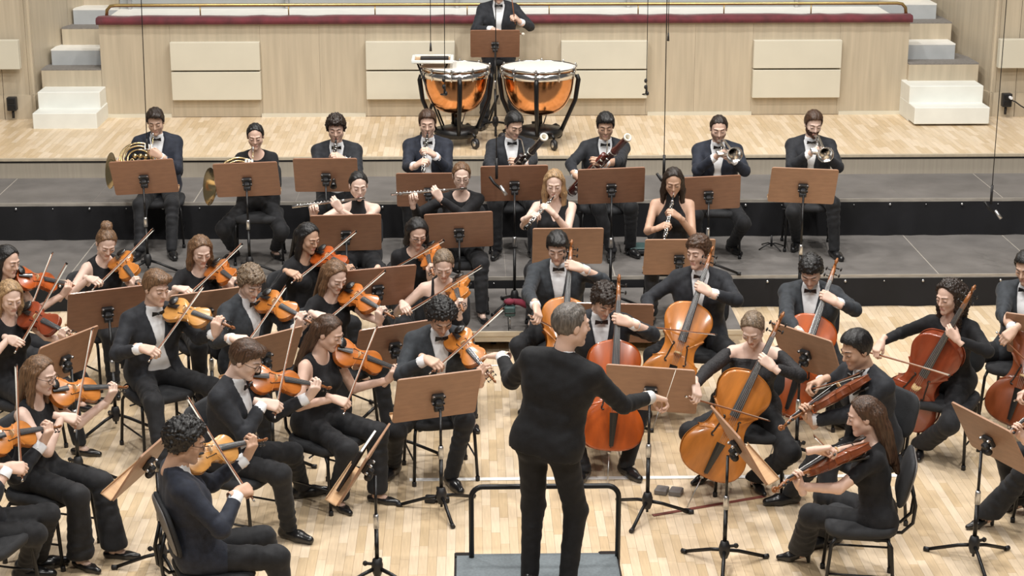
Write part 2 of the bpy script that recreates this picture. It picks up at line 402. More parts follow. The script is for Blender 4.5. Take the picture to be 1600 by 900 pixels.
# ---- gallery parapet
xl = PZ(164, 183, Z3)[0]; xr = PZ(1414, 179, Z3)[0]
ZT = float(PY(800, 36, YW)[2]); HW = ZT - Z3
mb = MB(); mb.box(((xl + xr) / 2, YW + .10, (Z3 + ZT) / 2), (xr - xl - .02, .16, HW))
wall = struct('wall_back', mb, M['veneer2'], 'maple veneer gallery parapet wall')
def wx(px, py=110): return PY(px, py, YW)[0]
cuts = [xl] + [wx(p) for p in (268, 408, 500, 572, 711, 810, 876, 1010, 1085, 1175, 1310)] + [xr]
for c0, c1 in zip(cuts[:-1], cuts[1:]):
    b = MB(); b.box(((c0 + c1) / 2, YW + .012, (Z3 + ZT) / 2), (c1 - c0 - .0018, .025, HW - .01)); part('veneer_panel', b, M['veneer'], wall)
ledges = [(164, 270), (408, 573), (1010, 1175), (1308, 1414)]
for p0, p1 in ledges:
    b = MB(); b.box(((wx(p0, 178) + wx(p1, 178)) / 2, YW - .005, Z3 + .02), (wx(p1, 178) - wx(p0, 178) - .02, .03, .04)); part('plinth_strip', b, M['cream'], wall)
zq = [float(PY(800, y, YW)[2]) for y in (63, 106.5, 109, 152.5)]
for p0, p1 in ((269, 408), (572.5, 711), (876, 1010.5), (1175, 1311.5)):
    for za, zb in ((zq[1], zq[0]), (zq[3], zq[2])):
        b = MB(); b.box(((wx(p0) + wx(p1)) / 2, YW - .045, (za + zb) / 2), (wx(p1) - wx(p0), .09, za - zb if za > zb else zb - za), bev=.004); part('acoustic_panel', b, M['cream'], wall)
# burgundy rail cushion, brass handrail
mb = MB(); prof = [(-.05, 0), (-.055, .045), (-.03, .075), (.1, .08), (.22, .07), (.24, 0)]
NS = 90; V = []; F = []
for k in range(NS + 1):
    x = xl - .02 + (xr - xl + .04) * k / NS
    for (yy, zz) in prof: V.append((x, YW + yy + .004 * math.sin(k * 2.3), ZT + zz + (.006 * math.sin(k * .9 + math.sin(k * .31) * 3) if zz > .05 else 0)))
n = len(prof)
for k in range(NS):
    for j in range(n): F.append([n * k + j, n * k + (j + 1) % n, n * k + n + (j + 1) % n, n * k + n + j])
F += [list(range(n)), list(range(n * NS + n - 1, n * NS - 1, -1))]
mb.add(V, F, 0, True); tag(part('rail_cushion', mb, M['velvet'], None), 'long burgundy velvet cushion along the top of the gallery wall', 'cushion')
rail = thing('handrail', 'slim brass handrail above the burgundy velvet cushion', 'handrail', (0, YW + .12, ZT + .07))
zr = .13; y0 = 0; xa_, xb_ = PY(170, 16, YW + .12)[0], PY(1412, 14, YW + .12)[0]
b = MB(); b.tube([(xa_ - .03, y0, 0), (xa_ - .02, y0, zr * .6), (xa_ + .02, y0, zr * .93), (xa_ + .08, y0, zr)] + [(xa_ + .08 + (xb_ - xa_ - .16) * t / 10, y0, zr) for t in range(1, 11)] + [(xb_ - .02, y0, zr * .93), (xb_ + .02, y0, zr * .6), (xb_ + .03, y0, 0)], .019, 10); part('rail_tube', b, M['brass'], rail)
for px in (313, 451, 586, 730, 858, 997, 1131, 1267):
    b = MB(); x = PY(px, 20, YW + .12)[0]; b.tube([(x, y0, -.02), (x, y0, zr)], .008, 6); part('rail_post', b, M['brass'], rail)
# gallery benches behind the parapet
tops = []
for k in range(3):
    yb = YW + .78 + k * .95; zt = ZT + .055 + k * .36; bxl, bxr = PY(183, 5, yb)[0], PY(1377, 5, yb)[0]
    ob = thing('gallery_bench', ['front grey gallery bench row with white seat top behind the handrail', 'second grey gallery bench row, one step up', 'third grey gallery bench row, highest'][k], 'bench', (0, yb, zt))
    b = MB(); b.box(((bxl + bxr) / 2, -.13, -.03), (bxr - bxl, .60, .06)); part('seat_top', b, M['whitestep'], ob)
    b = MB(); b.box(((bxl + bxr) / 2, .22, .19), (bxr - bxl, .1, .44)); part('backrest', b, M['benchback'], ob)
    b = MB(); b.box(((bxl + bxr) / 2, .1, -.45), (bxr - bxl, .5, .78)); part('seat_base', b, M['greystep'], ob)
    for t in range(5):
        b = MB(); x = PY((447, 714, 983, 1247, 200)[t], 10, yb)[0]; b.box((x, .13, .12), (.035, .06, .30)); part('divider', b, M['dullsteel'], ob)
# ---- corner stairs of white boxes, grey treads, veneer risers
def stairs(side):
    s = -1 if side == 'left' else 1
    rootl = ('white box steps with grey treads in the left corner' if s < 0 else 'white box steps with grey treads in the right corner')
    st = thing('corner_stairs', rootl, 'stairs', (0, 0, 0))
    if s < 0: edge = xl; outer = [52, 64, 80, 97, 115, 128]
    else: edge = xr; outer = [1545, 1530, 1492, 1487, 1462, 1440]
    def bx(name, px_out, ytop_px, ybot_px, Y, dep, m, x_in=None, lift=0):
        zt = float(PY(800, ytop_px, Y)[2]); zb = float(PY(800, ybot_px, Y)[2]); xo = PY(px_out, ybot_px, Y)[0]; xi = edge if x_in is None else PY(x_in, ybot_px, Y)[0]
        b = MB(); b.box(((xo + xi) / 2, Y + dep / 2, (zt + zb) / 2), (abs(xi - xo), dep, zt - zb), bev=.006); part(name, b, m, st); return zt
    # the two loose white boxes stand in front of the wall line
    Ya = PZ(105, 201, Z3)[1] if s < 0 else PZ(1480, 197, Z3)[1]
    q = (201, 174, 168, 141) if s < 0 else (197, 171, 165, 137)
    za = bx('white_box', outer[0], q[1], q[0], Ya, 1.05, M['white'], 152 if s < 0 else 1428)
    zz1 = za
    Yb = Ya + .30
    zt2 = float(PY(800, q[3], Yb)[2]); xo = PY(60 if s < 0 else 1535, q[2], Yb)[0]; xi = PY(157 if s < 0 else 1420, q[2], Yb)[0]
    b = MB(); b.box(((xo + xi) / 2, Yb + .37, (Z3 + zt2) / 2), (abs(xi - xo), .74, zt2 - Z3), bev=.006); part('white_box', b, M['white'], st)
    # fixed flight behind
    zc = zt2; Yc = Yb + .36; xo_list = [64, 80, 97, 115] if s < 0 else [1529, 1492, 1486, 1462]
    hs = [.19, .17, .19, .17, .19, .17]; y = Yc; z = zt2
    for k in range(6):
        kind = k % 2
        h = hs[k]; px = (xo_list + [128, 140])[min(k, 5)] if s < 0 else (xo_list + [1440, 1425])[min(k, 5)]
        x_o = PY(px, 110 - 25 * k, y)[0]; ed = edge if y < YW + .2 else PY(186 if s < 0 else 1374, 5, y)[0]
        b = MB(); dep = .75 if kind == 0 else .42
        b.box(((x_o + ed) / 2, y + dep / 2 + .3, z + h / 2 - .25), (abs(ed - x_o), dep + .6, h + .5), bev=.004); part('step_front', b, M['veneer'] if kind == 0 else M['greystep'], st)
        b = MB(); b.box(((x_o + ed) / 2, y + dep / 2, z + h + .006), (abs(ed - x_o), dep, .014)); part('step_tread', b, M['darkcarpet'] if kind == 0 else M['whitestep'], st)
        z += h + .012; y += .30 if kind == 0 else .36
    return Ya
Yst = stairs('left'); stairs('right')
# ---- side walls (angled veneer panels with pale boards)
def side_wall(name, pts, label):
    """pts: plan polyline (x,y); panels between the points, separate pieces with open joints"""
    base = MB()
    for (p, q) in zip(pts[:-1], pts[1:]):
        p, q = A(*p, 0), A(*q, 0); d = nrm(q - p); nv = A(-d[1], d[0], 0); L = np.linalg.norm(q - p); c = (p + q) / 2
        base.box((c[0] + nv[0] * .12, c[1] + nv[1] * .12, Z3 + 2.2), (L, .1, 4.4), A([d, nv, A(0, 0, 1)]).T)
    w = struct(name, base, M['veneer2'], label)
    for (p, q) in zip(pts[:-1], pts[1:]):
        p, q = A(*p, 0), A(*q, 0); d = nrm(q - p); nv = A(-d[1], d[0], 0); L = np.linalg.norm(q - p); c = (p + q) / 2
        R = A([d, nv, A(0, 0, 1)]).T
        for z0, z1 in ((0, 1.75), (1.755, 4.4)):
            b = MB(); b.box((c[0] + nv[0] * .05, c[1] + nv[1] * .05, Z3 + (z0 + z1) / 2), (L - .008, .03, z1 - z0), R); part('veneer_panel', b, M['veneer'], w)
        b = MB(); b.box((c[0] + nv[0] * .03, c[1] + nv[1] * .03, Z3 + .14), (L - .008, .02, .28), R); part('base_panel', b, M['veneer2'], w)
    return w
yc = PZ(56, 187, Z3)[1]
pL = [(XL, yc + .0), (PZ(8, 187, Z3)[0], yc), (PZ(57, 187, Z3)[0], yc + .02), (PZ(57, 187, Z3)[0] + .25, yc + 1.0), (PZ(57, 187, Z3)[0] + .62, yc + 2.4), (PZ(57, 187, Z3)[0] + 1.0, yc + 4.2)]
side_wall('wall_left', pL, 'angled maple veneer wall beside the left corner stairs')
xr0 = PZ(1545, 183, Z3)[0]; yr0 = PZ(1545, 183, Z3)[1]
pR = [(xr0 - 1.0, yr0 + 4.2), (xr0 - .62, yr0 + 2.4), (xr0 - .25, yr0 + 1.0), (xr0, yr0 + .02), (PZ(1585, 183, Z3)[0], yr0), (XR, yr0)]
side_wall('wall_right', pR, 'angled maple veneer wall beside the right corner stairs')
# far back wall of the gallery
mb = MB(); mb.box((.3, YW + 5.4, 3.2), (18.6, .1, 6.4)); struct('wall_far', mb, M['veneer2'], 'far veneer wall above the gallery')
for (px0, px1, py0, py1, wl, lb) in ((-20, 33, 62, 107, 'wall_left', 'cream acoustic board on the left side wall'), (1561, 1625, 60.5, 105, 'wall_right', 'cream acoustic board on the right side wall')):
    yy = (yc if px0 < 100 else yr0) - .04; a = PY(px0, py0, yy); b_ = PY(px1, py1, yy)
    mb = MB(); mb.box(((a[0] + b_[0]) / 2, yy - .02, (a[2] + b_[2]) / 2), (b_[0] - a[0], .1, a[2] - b_[2]), bev=.004); tag(part('acoustic_board', mb, M['cream'], None), lb, 'panel')
# wall boxes
for px, py, sd in ((20.5, 161, 'left'), (1571, 155, 'right')):
    yy = (yc if sd == 'left' else yr0) - .005; c = PY(px, py, yy)
    t = thing('socket_box', 'black socket box low on the %s veneer wall' % sd, 'socket box', (c[0], yy, c[2]))
    b = MB(); b.box((0, -.045, 0), (.105, .09, .155), bev=.006); part('housing', b, M['blackplastic'], t)
    for zz in (.035, -.035):
        b = MB(); b.box((0, -.094, zz), (.075, .01, .05), bev=.003); part('socket_cover', b, M['black'], t)
    b = MB(); b.tube([(0, -.03, -.07), (0, -.03, -.17)], .016, 8); part('conduit', b, M['blackplastic'], t)
    if sd == 'right':
        b = MB(); b.tube([(.02, -.09, .04), (.02, -.16, .04)], .018, 8); part('plug', b, M['shirt'], t)
        b = MB(); b.tube([(.05, -.05, 0), (.10, -.06, -.02), (.17, -.06, -.07), (.28, -.06, -.13)], .008, 6); part('lead', b, M['blackplastic'], t)
# ================================================================ TEMPLATES: furniture and instruments
def catmull(P, n=6):
    P = [A(p) for p in P]; out = []
    for i in range(len(P) - 1):
        p0, p1, p2, p3 = P[max(i - 1, 0)], P[i], P[i + 1], P[min(i + 2, len(P) - 1)]
        for k in range(n):
            t = k / n; out.append(.5 * ((2 * p1) + (-p0 + p2) * t + (2 * p0 - 5 * p1 + 4 * p2 - p3) * t * t + (-p0 + 3 * p1 - 3 * p2 + p3) * t ** 3))
    out.append(P[-1]); return out
def rrect(w, h, r, n=4):
    out = []
    for cx, cy, a0 in ((w / 2 - r, h / 2 - r, 0), (-w / 2 + r, h / 2 - r, 90), (-w / 2 + r, -h / 2 + r, 180), (w / 2 - r, -h / 2 + r, 270)):
        for k in range(n + 1):
            a = math.radians(a0 + 90 * k / n); out.append((cx + r * math.cos(a), cy + r * math.sin(a)))
    return out
# ---------------- orchestra chair (front = +y)
def chair_template():
    T = Template()
    def cushion(w, h, t, bulge=.02):
        b = MB(); V = []; F = []; rings = [(1.0, -t / 2), (1.03, 0), (1.0, t / 2), (.9, t / 2 + bulge * .6), (.5, t / 2 + bulge), (.0, t / 2 + bulge)]
        poly = rrect(w, h, min(w, h) * .3, 5); n = len(poly)
        for s, z in rings: V += [(x * s, y * s, z) for x, y in poly]
        for i in range(len(rings) - 1):
            for k in range(n): F.append([i * n + k, i * n + (k + 1) % n, (i + 1) * n + (k + 1) % n, (i + 1) * n + k])
        F.append(list(range(n - 1, -1, -1))); b.add(V, F, 0, True); return b
    b = cushion(.46, .42, .05, .012).xf(mx4(rotx(math.radians(-3)), (0, .0, .435))); T.add('seat', b, M['pad'])
    back = cushion(.42, .30, .02, .012).xf(mx4(rotx(math.radians(-76)) @ rotz(0), (0, -.245, .735)))
    bi = T.add('backrest', back, M['pad'])
    shell = cushion(.40, .28, .008, .012); shell = shell.xf(mx4(rotx(math.radians(104)), (0, -.262, .735))); T.add('back_shell', shell, M['greyback'], bi)
    for s in (-1, 1):
        b = MB(); b.tube([(s * .08, -.10, .40), (s * .08, -.24, .405), (s * .08, -.30, .47), (s * .08, -.31, .58), (s * .08, -.275, .72)], .011, 8); T.add('back_support', b, M['black'])
    for sx in (-1, 1):
        for sy in (-1, 1):
            b = MB(); b.tube([(sx * .20, sy * .15, .40), (sx * .21, sy * .175, .36), (sx * .225, sy * .205, .015)], .0115, 8); li = T.add('leg', b, M['black'])
            b = MB(); b.lathe([(.0, 0), (.016, 0), (.016, .03), (.012, .035)], 10, c=(sx * .225, sy * .205, 0)); T.add('foot_cap', b, M['blackplastic'], li)
        b = MB(); b.tube([(sx * .20, -.15, .40), (sx * .20, .15, .40)], .0115, 8); T.add('side_rail', b, M['black'])
        b = MB(); b.tube([(sx * .217, -.19, .17), (sx * .217, .19, .17)], .007, 6); T.add('stretcher', b, M['black'])
    for y in (-.15, .15):
        b = MB(); b.tube([(-.2, y, .40), (.2, y, .40)], .0115, 8); T.add('cross_rail', b, M['black'])
    b = MB(); b.box((0, -.06, .385), (.16, .18, .05), bev=.008); T.add('tilt_box', b, M['blackplastic'])
    b = MB(); b.tube([(.08, .02, .39), (.25, .05, .385)], .006, 6); T.add('lever', b, M['blackplastic'])
    return T
CHAIR = chair_template()
# ---------------- music stand: desk origin at its bracket; player on +y
DW, DH = .585, .375
def stand_parts():
    T = Template()
    b = MB(); poly = rrect(DW, DH, .018, 3); b.prism(poly, -.006, .006); b.xf(mx4(rotx(PI / 2), (0, 0, .02))); T.add('desk', b, [M['desk']])
    b = MB(); b.box((0, .045, -DH / 2 + .018), (DW - .01, .075, .010), bev=.003); b.box((0, .083, -DH / 2 + .026), (DW - .01, .006, .026), bev=.002); T.add('ledge', b, M['deskledge'], 0)
    b = MB(); b.box((0, -.022, .015), (.085, .03, .075), bev=.006); b.box((0, -.05, -.01), (.05, .045, .06), bev=.008); T.add('bracket', b, M['blackplastic'])
    for sx in (-1, 1):
        for z in (.045, -.01):
            b = MB(); b.lathe([(0, -.012), (.010, -.010), (.011, 0), (.009, .01)], 8, c=(sx * .036, -.040, z), R=rotx(PI / 2)); T.add('bracket_screw', b, M['dullsteel'], 2)
    b = MB(); b.lathe([(.0, -.03), (.022, -.03), (.024, -.02), (.024, .02), (.022, .03), (0, .03)], 12, c=(0, -.06, -.035), R=roty(PI / 2)); T.add('tilt_knob', b, M['blackplastic'], 2)
    return T
STAND_HEAD = stand_parts()
bt = MB(); bt.tube([(0, 0, 0), (0, 0, 1)], .0135, 10); ME_LOWPOLE = bt.mesh('lower_pole', M['black'])
bt = MB(); bt.tube([(0, 0, 0), (0, 0, 1)], .0095, 10); ME_UPPOLE = bt.mesh('upper_pole', M['black'])
bt = MB(); bt.lathe([(.012, -.045), (.018, -.045), (.018, .03), (.014, .045), (.010, .045)], 12); ME_COLLAR = bt.mesh('pole_collar', M['dullsteel'])
bt = MB(); bt.lathe([(.0, -.06), (.022, -.055), (.034, -.02), (.036, .02), (.026, .055), (.014, .06)], 12); ME_HUB = bt.mesh('tripod_hub', M['blackplastic'])
bt = MB(); bt.box((.0, .045, .02), (.012, .05, .02), bev=.004); bt.lathe([(0, -.006), (.016, -.006), (.016, .006), (0, .006)], 8, c=(0, .075, .02), R=roty(PI / 2)); ME_WING = bt.mesh('clamp_knob', M['blackplastic'])
bt = MB(); bt.tube([(0, .02, .105), (0, .10, .085), (0, .29, .016)], [.013, .012, .012], 8); ME_LEG = bt.mesh('tripod_leg', M['black'])
bt = MB(); bt.tube([(0, .28, .016), (0, .315, .0155)], .0155, 8); ME_FOOT = bt.mesh('rubber_foot', M['blackplastic'])
bt = MB(); bt.tube([(0, 0, .03), (0, 0, .10)], .009, 8); ME_STUB = bt.mesh('pole_end', M['black'])
def music_stand(base, desk_px, yaw, label, group, tilt=24, legrot=20, z=None, scale=1.0, pale=False, folder=False, roll=0):
    """base: floor point; desk height is where the vertical above the base meets the desk's pixel row"""
    base = A(base)
    if z is None:
        lo, hi = base[2] + .4, base[2] + 2.2
        for _ in range(40):
            mid = (lo + hi) / 2
            if proj((base[0], base[1], mid))[1] > desk_px: lo = mid
            else: hi = mid
        z = lo
    root = thing('music_stand', label, 'music stand', base, group=group)
    hgt = z - base[2] - .05
    a = math.radians(yaw)
    link('lower_pole', ME_LOWPOLE, root, np.diag([1, 1, hgt * .58 - .06, 1]) + A([[0, 0, 0, 0], [0, 0, 0, 0], [0, 0, 0, .06], [0, 0, 0, 0]]))
    link('upper_pole', ME_UPPOLE, root, np.diag([1, 1, hgt * .44, 1]) + A([[0, 0, 0, 0], [0, 0, 0, 0], [0, 0, 0, hgt * .56], [0, 0, 0, 0]]))
    link('pole_collar', ME_COLLAR, root, mx4(np.eye(3), (0, 0, hgt * .58)))
    hb = link('tripod_hub', ME_HUB, root, mx4(np.eye(3), (0, 0, .11))); link('clamp_knob', ME_WING, hb, mx4(rotz(a), (0, 0, 0))); link('pole_end', ME_STUB, root)
    for k in range(3):
        L = link('tripod_leg', ME_LEG, root, mx4(rotz(math.radians(legrot + 120 * k)), (0, 0, 0))); link('rubber_foot', ME_FOOT, L)
    R = rotz(a) @ roty(math.radians(roll)) @ rotx(math.radians(tilt))
    hd = []
    for i, (nm, me, pa) in enumerate(STAND_HEAD.parts):
        if pa is None:
            o = link(nm, me, root, mx4(R * scale, rotz(a) @ A(0, .075, 0) + A(0, 0, hgt + .05)))
        else: o = link(nm, me, hd[pa])
        if nm == 'desk' and pale: o.material_slots[0].link = 'OBJECT'; o.material_slots[0].material = M['desklit']  # pale desks take the veneer copy with the light in its colour
        hd.append(o)
    if folder:
        b = MB(); b.box((.02, .05, -.0), (.36, .02, .30), bev=.003); f = thing('score_folder', 'black music folder leaning on the tilted front desk', 'folder', mx=mx4(rotz(a) @ rotx(math.radians(tilt)), base + rotz(a) @ A(0, .075, 0) + A(0, 0, hgt + .05)))
        part('cover', b, M['blackplastic'], f)
        b = MB(); b.box((.02, .05, 0), (.345, .012, .31)); part('pages', b, M['paper'], f)
    return root

# ---------------- violin family. y: tail -> scroll, z: out of the front, x: treble side
HALF = [(0, 0), (.10, .004), (.19, .03), (.26, .09), (.29, .18), (.283, .26), (.25, .335), (.222, .378), (.232, .392), (.205, .402), (.172, .44), (.156, .51), (.158, .56), (.175, .615), (.200, .645), (.208, .657), (.196, .668), (.205, .70), (.231, .77), (.236, .83), (.215, .90), (.16, .957), (.09, .985), (.035, 1.0)]
def fiddle(L, rib, nut, total, bridge_y, bridge_h, fb_start, cello=False):
    T = Template(); out = [(p[0] * L, p[1] * L) for p in catmull([A(*q) for q in HALF], 3)]
    if cello: out = [(x * 1.0, y) for x, y in out]
    poly = out + [(-x, y) for x, y in reversed(out[1:])]
    n = len(poly); arch = .045 * L
    def plate(z0, sgn, th):
        b = MB(); V = []; F = []; rings = [(1.02, z0 - sgn * th), (1.035, z0), (.99, z0 + sgn * th * .3), (.85, z0 + sgn * arch * .35), (.62, z0 + sgn * arch * .72), (.35, z0 + sgn * arch * .95), (.08, z0 + sgn * arch)]
        cy = .47 * L
        for s, z in rings: V += [(x * s, cy + (y - cy) * (1 + (s - 1) * (1 if s < 1 else .75)), z) for x, y in poly]
        for i in range(len(rings) - 1):
            for k in range(n):
                q = [i * n + k, i * n + (k + 1) % n, (i + 1) * n + (k + 1) % n, (i + 1) * n + k]; F.append(q if sgn < 0 else q[::-1])
        F.append([(len(rings) - 1) * n + k for k in (range(n) if sgn < 0 else range(n - 1, -1, -1))]); b.add(V, F, 0, True); return b
    T.add('front_plate', plate(0, 1, .004 * L / .356), VARN['orange'])
    T.add('back_plate', plate(-rib, -1, .004 * L / .356), VARN['orange'])
    b = MB(); V = [(x * .985, y, z) for z in (-rib, 0) for x, y in poly]; F = [[k, n + k, n + (k + 1) % n, (k + 1) % n] for k in range(n)]; b.add(V, F, 0, True); T.add('ribs', b, VARN['orange'])
    u = L / .356
    fw0, fw1 = .021 * (u if not cello else u * .72), .012 * (u if not cello else u * .62)
    h0 = bridge_h * .72; h1 = .012 * u if not cello else .03
    def strip(y0, y1, w0, w1, z0, z1, t):
        b = MB(); V = []; N = 7
        for y, w, z in ((y0, w0, z0), (y1, w1, z1)):
            for k in range(N): a = -1 + 2 * k / (N - 1); V.append((a * w, y, z + .25 * w * (1 - a * a)))
            V += [(w * .9, y, z - t), (-w * .9, y, z - t)]
        m = N + 2; F = [[k, m + k, m + (k + 1) % m, (k + 1) % m] for k in range(m)] + [list(range(m)), list(range(2 * m - 1, m - 1, -1))]; F = [f[::-1] for f in F]; b.add(V, F, 0, False); return b
    T.add('fingerboard', strip(fb_start, nut, fw0, fw1, h0, h1, .006 * u if not cello else .012), M['greyebony'])
    # neck, pegbox, scroll
    b = MB(); nr = .011 * u if not cello else .017; e = total - nut
    b.tube([(0, L * .955, -rib * .35), (0, L * 1.0, -.0), (0, L + (nut - L) * .2, h0 * .3 + h1 * .3 - nr * .9), (0, L + (nut - L) * .8, h1 - nr * 1.1), (0, nut, h1 - nr * 1.1), (0, nut + e * .3, h1 - nr * 1.6), (0, nut + e * .66, h1 - nr * 2.6)], [nr * 1.7, nr * 1.4, nr * 1.15, nr * 1.0, nr * 1.05, nr * .95, nr * .7], 10)
    cs = A(0, nut + e * .80, h1 - nr * 2.4); R0 = nr * (1.55 if not cello else 1.75)
    pts = []; rad = []
    for k in range(26):
        t = k / 25; a = math.radians(-120) - t * math.radians(560); rr = R0 * (1 - .78 * t)
        pts.append(cs + A((t) * nr * .0, rr * math.cos(a), rr * math.sin(a))); rad.append(nr * .62 * (1 - .55 * t))
    b.tube(pts, rad, 7)
    for sx in (-1, 1): b.lathe([(0, -.0), (nr * .85, 0), (nr * .55, nr * .35), (nr * .2, nr * .5), (0, nr * .5)], 10, c=cs + A(sx * nr * .35, 0, 0), R=roty(sx * PI / 2))
    T.add('neck_and_scroll', b, VARN['orange'])
    for k in range(4):
        s = 1 if k % 2 else -1; y = nut + e * (.16 + .13 * k); z = h1 - nr * (1.5 + .25 * k); b = MB()
        b.tube([(-s * nr * 1.1, y, z), (s * nr * 2.3, y, z)], nr * .28, 6); b.ball((s * nr * 3.0, y, z), (nr * .45, nr * .95, nr * .75), None, 0, 8, 5); T.add('peg', b, M['ebony'])
    b = MB(); bw = fw0 * 1.0; b.prism([(-bw, 0), (-bw * .55, .0), (-bw * .3, bridge_h * .25), (bw * .3, bridge_h * .25), (bw * .55, 0), (bw, 0), (bw * .85, bridge_h * .8), (bw * .4, bridge_h), (-bw * .4, bridge_h), (-bw * .85, bridge_h * .82)], -.003 * u, .003 * u)
    b.xf(mx4(rotx(PI / 2), (0, bridge_y, arch * .8))); T.add('bridge', b, M['bridge'])
    hb = arch * .8 + bridge_h
    T.add('tailpiece', strip(.03 * L, bridge_y - (.055 if not cello else .10), fw1 * .9, fw0 * .95, arch * .9, hb * .8, .004 * u), M['ebony'])
    b = MB()
    for k in range(4):
        xx = (-1 + 2 * k / 3); b.tube([(xx * fw0 * .5, bridge_y - .06 * min(u, 1.6), hb * .82), (xx * fw0 * .62, bridge_y, hb), (xx * fw1 * .62, nut, h1 + .003 * u), (xx * fw1 * .4, nut + e * .3, h1 - nr)], .0007 * (1 if not cello else 1.8), 4, caps=False)
    T.add('strings', b, M['dullsteel'])
    for sx in (-1, 1):
        b = MB(); yb = bridge_y; s = L; pts = [(.085, -.10), (.10, -.105), (.108, -.085), (.098, -.06), (.088, 0), (.078, .06), (.066, .085), (.072, .10), (.084, .098)]
        ys_, xs_ = [p[1] for p in out], [p[0] for p in out]; zf = lambda x, y: .0012 * u + arch * np.interp(max(abs(x) / np.interp(yb + y, ys_, xs_), abs(yb + y - .47 * L) / (.5 * L)), [.08, .35, .62, .85, .99], [1, .95, .72, .35, .08])
        pt = [(sx * x * s, yb + y * s, zf(x * s, y * s) + .0012 * u) for x, y in [tuple(q) for q in catmull([A(*p) for p in pts], 3)]]
        b.tube(pt, .0026 * u if not cello else .0055, 5); T.add('f_hole', b, M['ebony'])
    if not cello:
        b = MB(); b.ball((-.045 * u, .035 * u, arch + .012 * u), (.042 * u, .032 * u, .010 * u), None, 0, 12, 6); T.add('chin_rest', b, M['ebony'])
        b = MB(); b.box((0, .07 * u, -rib - .03 * u), (.20 * u, .03 * u, .012 * u), bev=.004); T.add('shoulder_rest', b, M['blackplastic'])
    else:
        b = MB(); b.tube([(0, 0, -rib / 2), (0, -.03, -rib / 2)], .014, 8); T.add('endpin_collar', b, M['dullsteel'])
        b = MB(); b.tube([(0, .0, -.02), (0, .03, arch * .8)], .004, 5); T.add('tail_cord', b, M['ebony'])
    return T
VIOLIN = fiddle(.362, .032, .494, .605, .166, .033, .232)
VIOLA = fiddle(.415, .038, .566, .695, .19, .038, .266)
CELLO = fiddle(.755, .115, 1.035, 1.235, .355, .085, .45, True)
VSW = ('front_plate', 'back_plate', 'ribs', 'neck_and_scroll')
def place_fiddle(T, name, cat, label, mx, varn, group): return T.place(name, label, cat, mx, group, {k: VARN[varn] if k != 'neck_and_scroll' else VARN['neck'] for k in VSW})
def bow_template(L, r):
    T = Template(); b = MB()
    b.tube([(0, -.01, .018)] + [(0, L * t, .018 - .010 * math.sin(PI * t) + .001) for t in (0, .15, .3, .45, .6, .75, .9, 1.0)] + [(0, L + .006, .004)], [r * 1.3, r * 1.3, r * 1.2, r * 1.15, r * 1.1, r, r * .9, r * .8, r * .8, r * .9], 7); T.add('stick', b, M['bowstick'])
    b = MB(); b.box((0, .045, .006), (.011, .05, .018), bev=.003); T.add('frog', b, M['ebony'])
    b = MB(); b.tube([(0, -.03, .018), (0, -.008, .018)], r * 1.5, 8); T.add('screw_button', b, M['silver'])
    b = MB(); b.box((0, (L + .05) / 2, .0), (.010, L - .05, .0016)); T.add('bow_hair', b, M['bowhair'])
    b = MB(); b.box((0, L + .002, .010), (.008, .014, .024), bev=.002); T.add('bow_tip', b, M['ebony'])
    return T
BOW = bow_template(.70, .0042); CBOW = bow_template(.67, .005)
# ---------------- wind instruments: z axis from mouthpiece (0) to the far end
def woodwind(L, r0, r1, matkey, bell=0, keys=14, mouth=None, taper_start=.1):
    T = Template(); b = MB(); prof = [(0, .0), (r0 * .5, .0), (r0 * .7, L * .05), (r0, L * taper_start)] + [(r0 + (r1 - r0) * t, L * (taper_start + (1 - taper_start) * t * .82)) for t in (.25, .5, .75, 1)]
    prof += [(r1 * 1.1 + bell * .4, L * .93), (r1 + bell, L), (r1 + bell - .004, L), (r1 * .6, L * .95)]
    b.lathe(prof, 12); T.add('tube', b, M[matkey])
    for t in (.12, .47, .52, .86):
        b = MB(); rr = r0 + (r1 - r0) * t; b.lathe([(rr, L * t - .006), (rr + .003, L * t - .005), (rr + .003, L * t + .005), (rr, L * t + .006)], 12); T.add('ring', b, M['silver'])
    rod = MB()
    for a in (60, 150, 240):
        ar = math.radians(a); rr = (r0 + r1) / 2 + .006; rod.tube([(rr * math.cos(ar), rr * math.sin(ar), L * .18), (rr * math.cos(ar), rr * math.sin(ar), L * .82)], .0038, 5)
    T.add('key_rods', rod, M['silver'])
    for k in range(keys):
        b = MB(); t = .18 + .64 * k / (keys - 1); a = math.radians(90 + (k % 3 - 1) * 38); rr = r0 + (r1 - r0) * t + .005
        R = A([[-math.sin(a), 0, math.cos(a)], [math.cos(a), 0, math.sin(a)], [0, 1, 0]])
        b.lathe([(0, .005), (.0095, .004), (.0100, -.001), (.007, -.005)], 8, c=(rr * math.cos(a), rr * math.sin(a), L * t), R=R); T.add('key', b, M['silver'])
    if mouth == 'reed':
        b = MB(); b.tube([(0, 0, 0), (0, 0, -.05)], [.0035, .003], 6); T.add('reed', b, M['bone'])
    if mouth == 'beak':
        b = MB(); b.tube([(0, 0, .03), (0, 0, -.02)], [.012, .006], 8); T.add('mouthpiece', b, M['ebony'])
    return T
CLARINET = woodwind(.62, .0135, .0145, 'ebony', .018, 16, 'beak', .12)
OBOE = woodwind(.56, .010, .013, 'ebony', .008, 18, 'reed', .10)
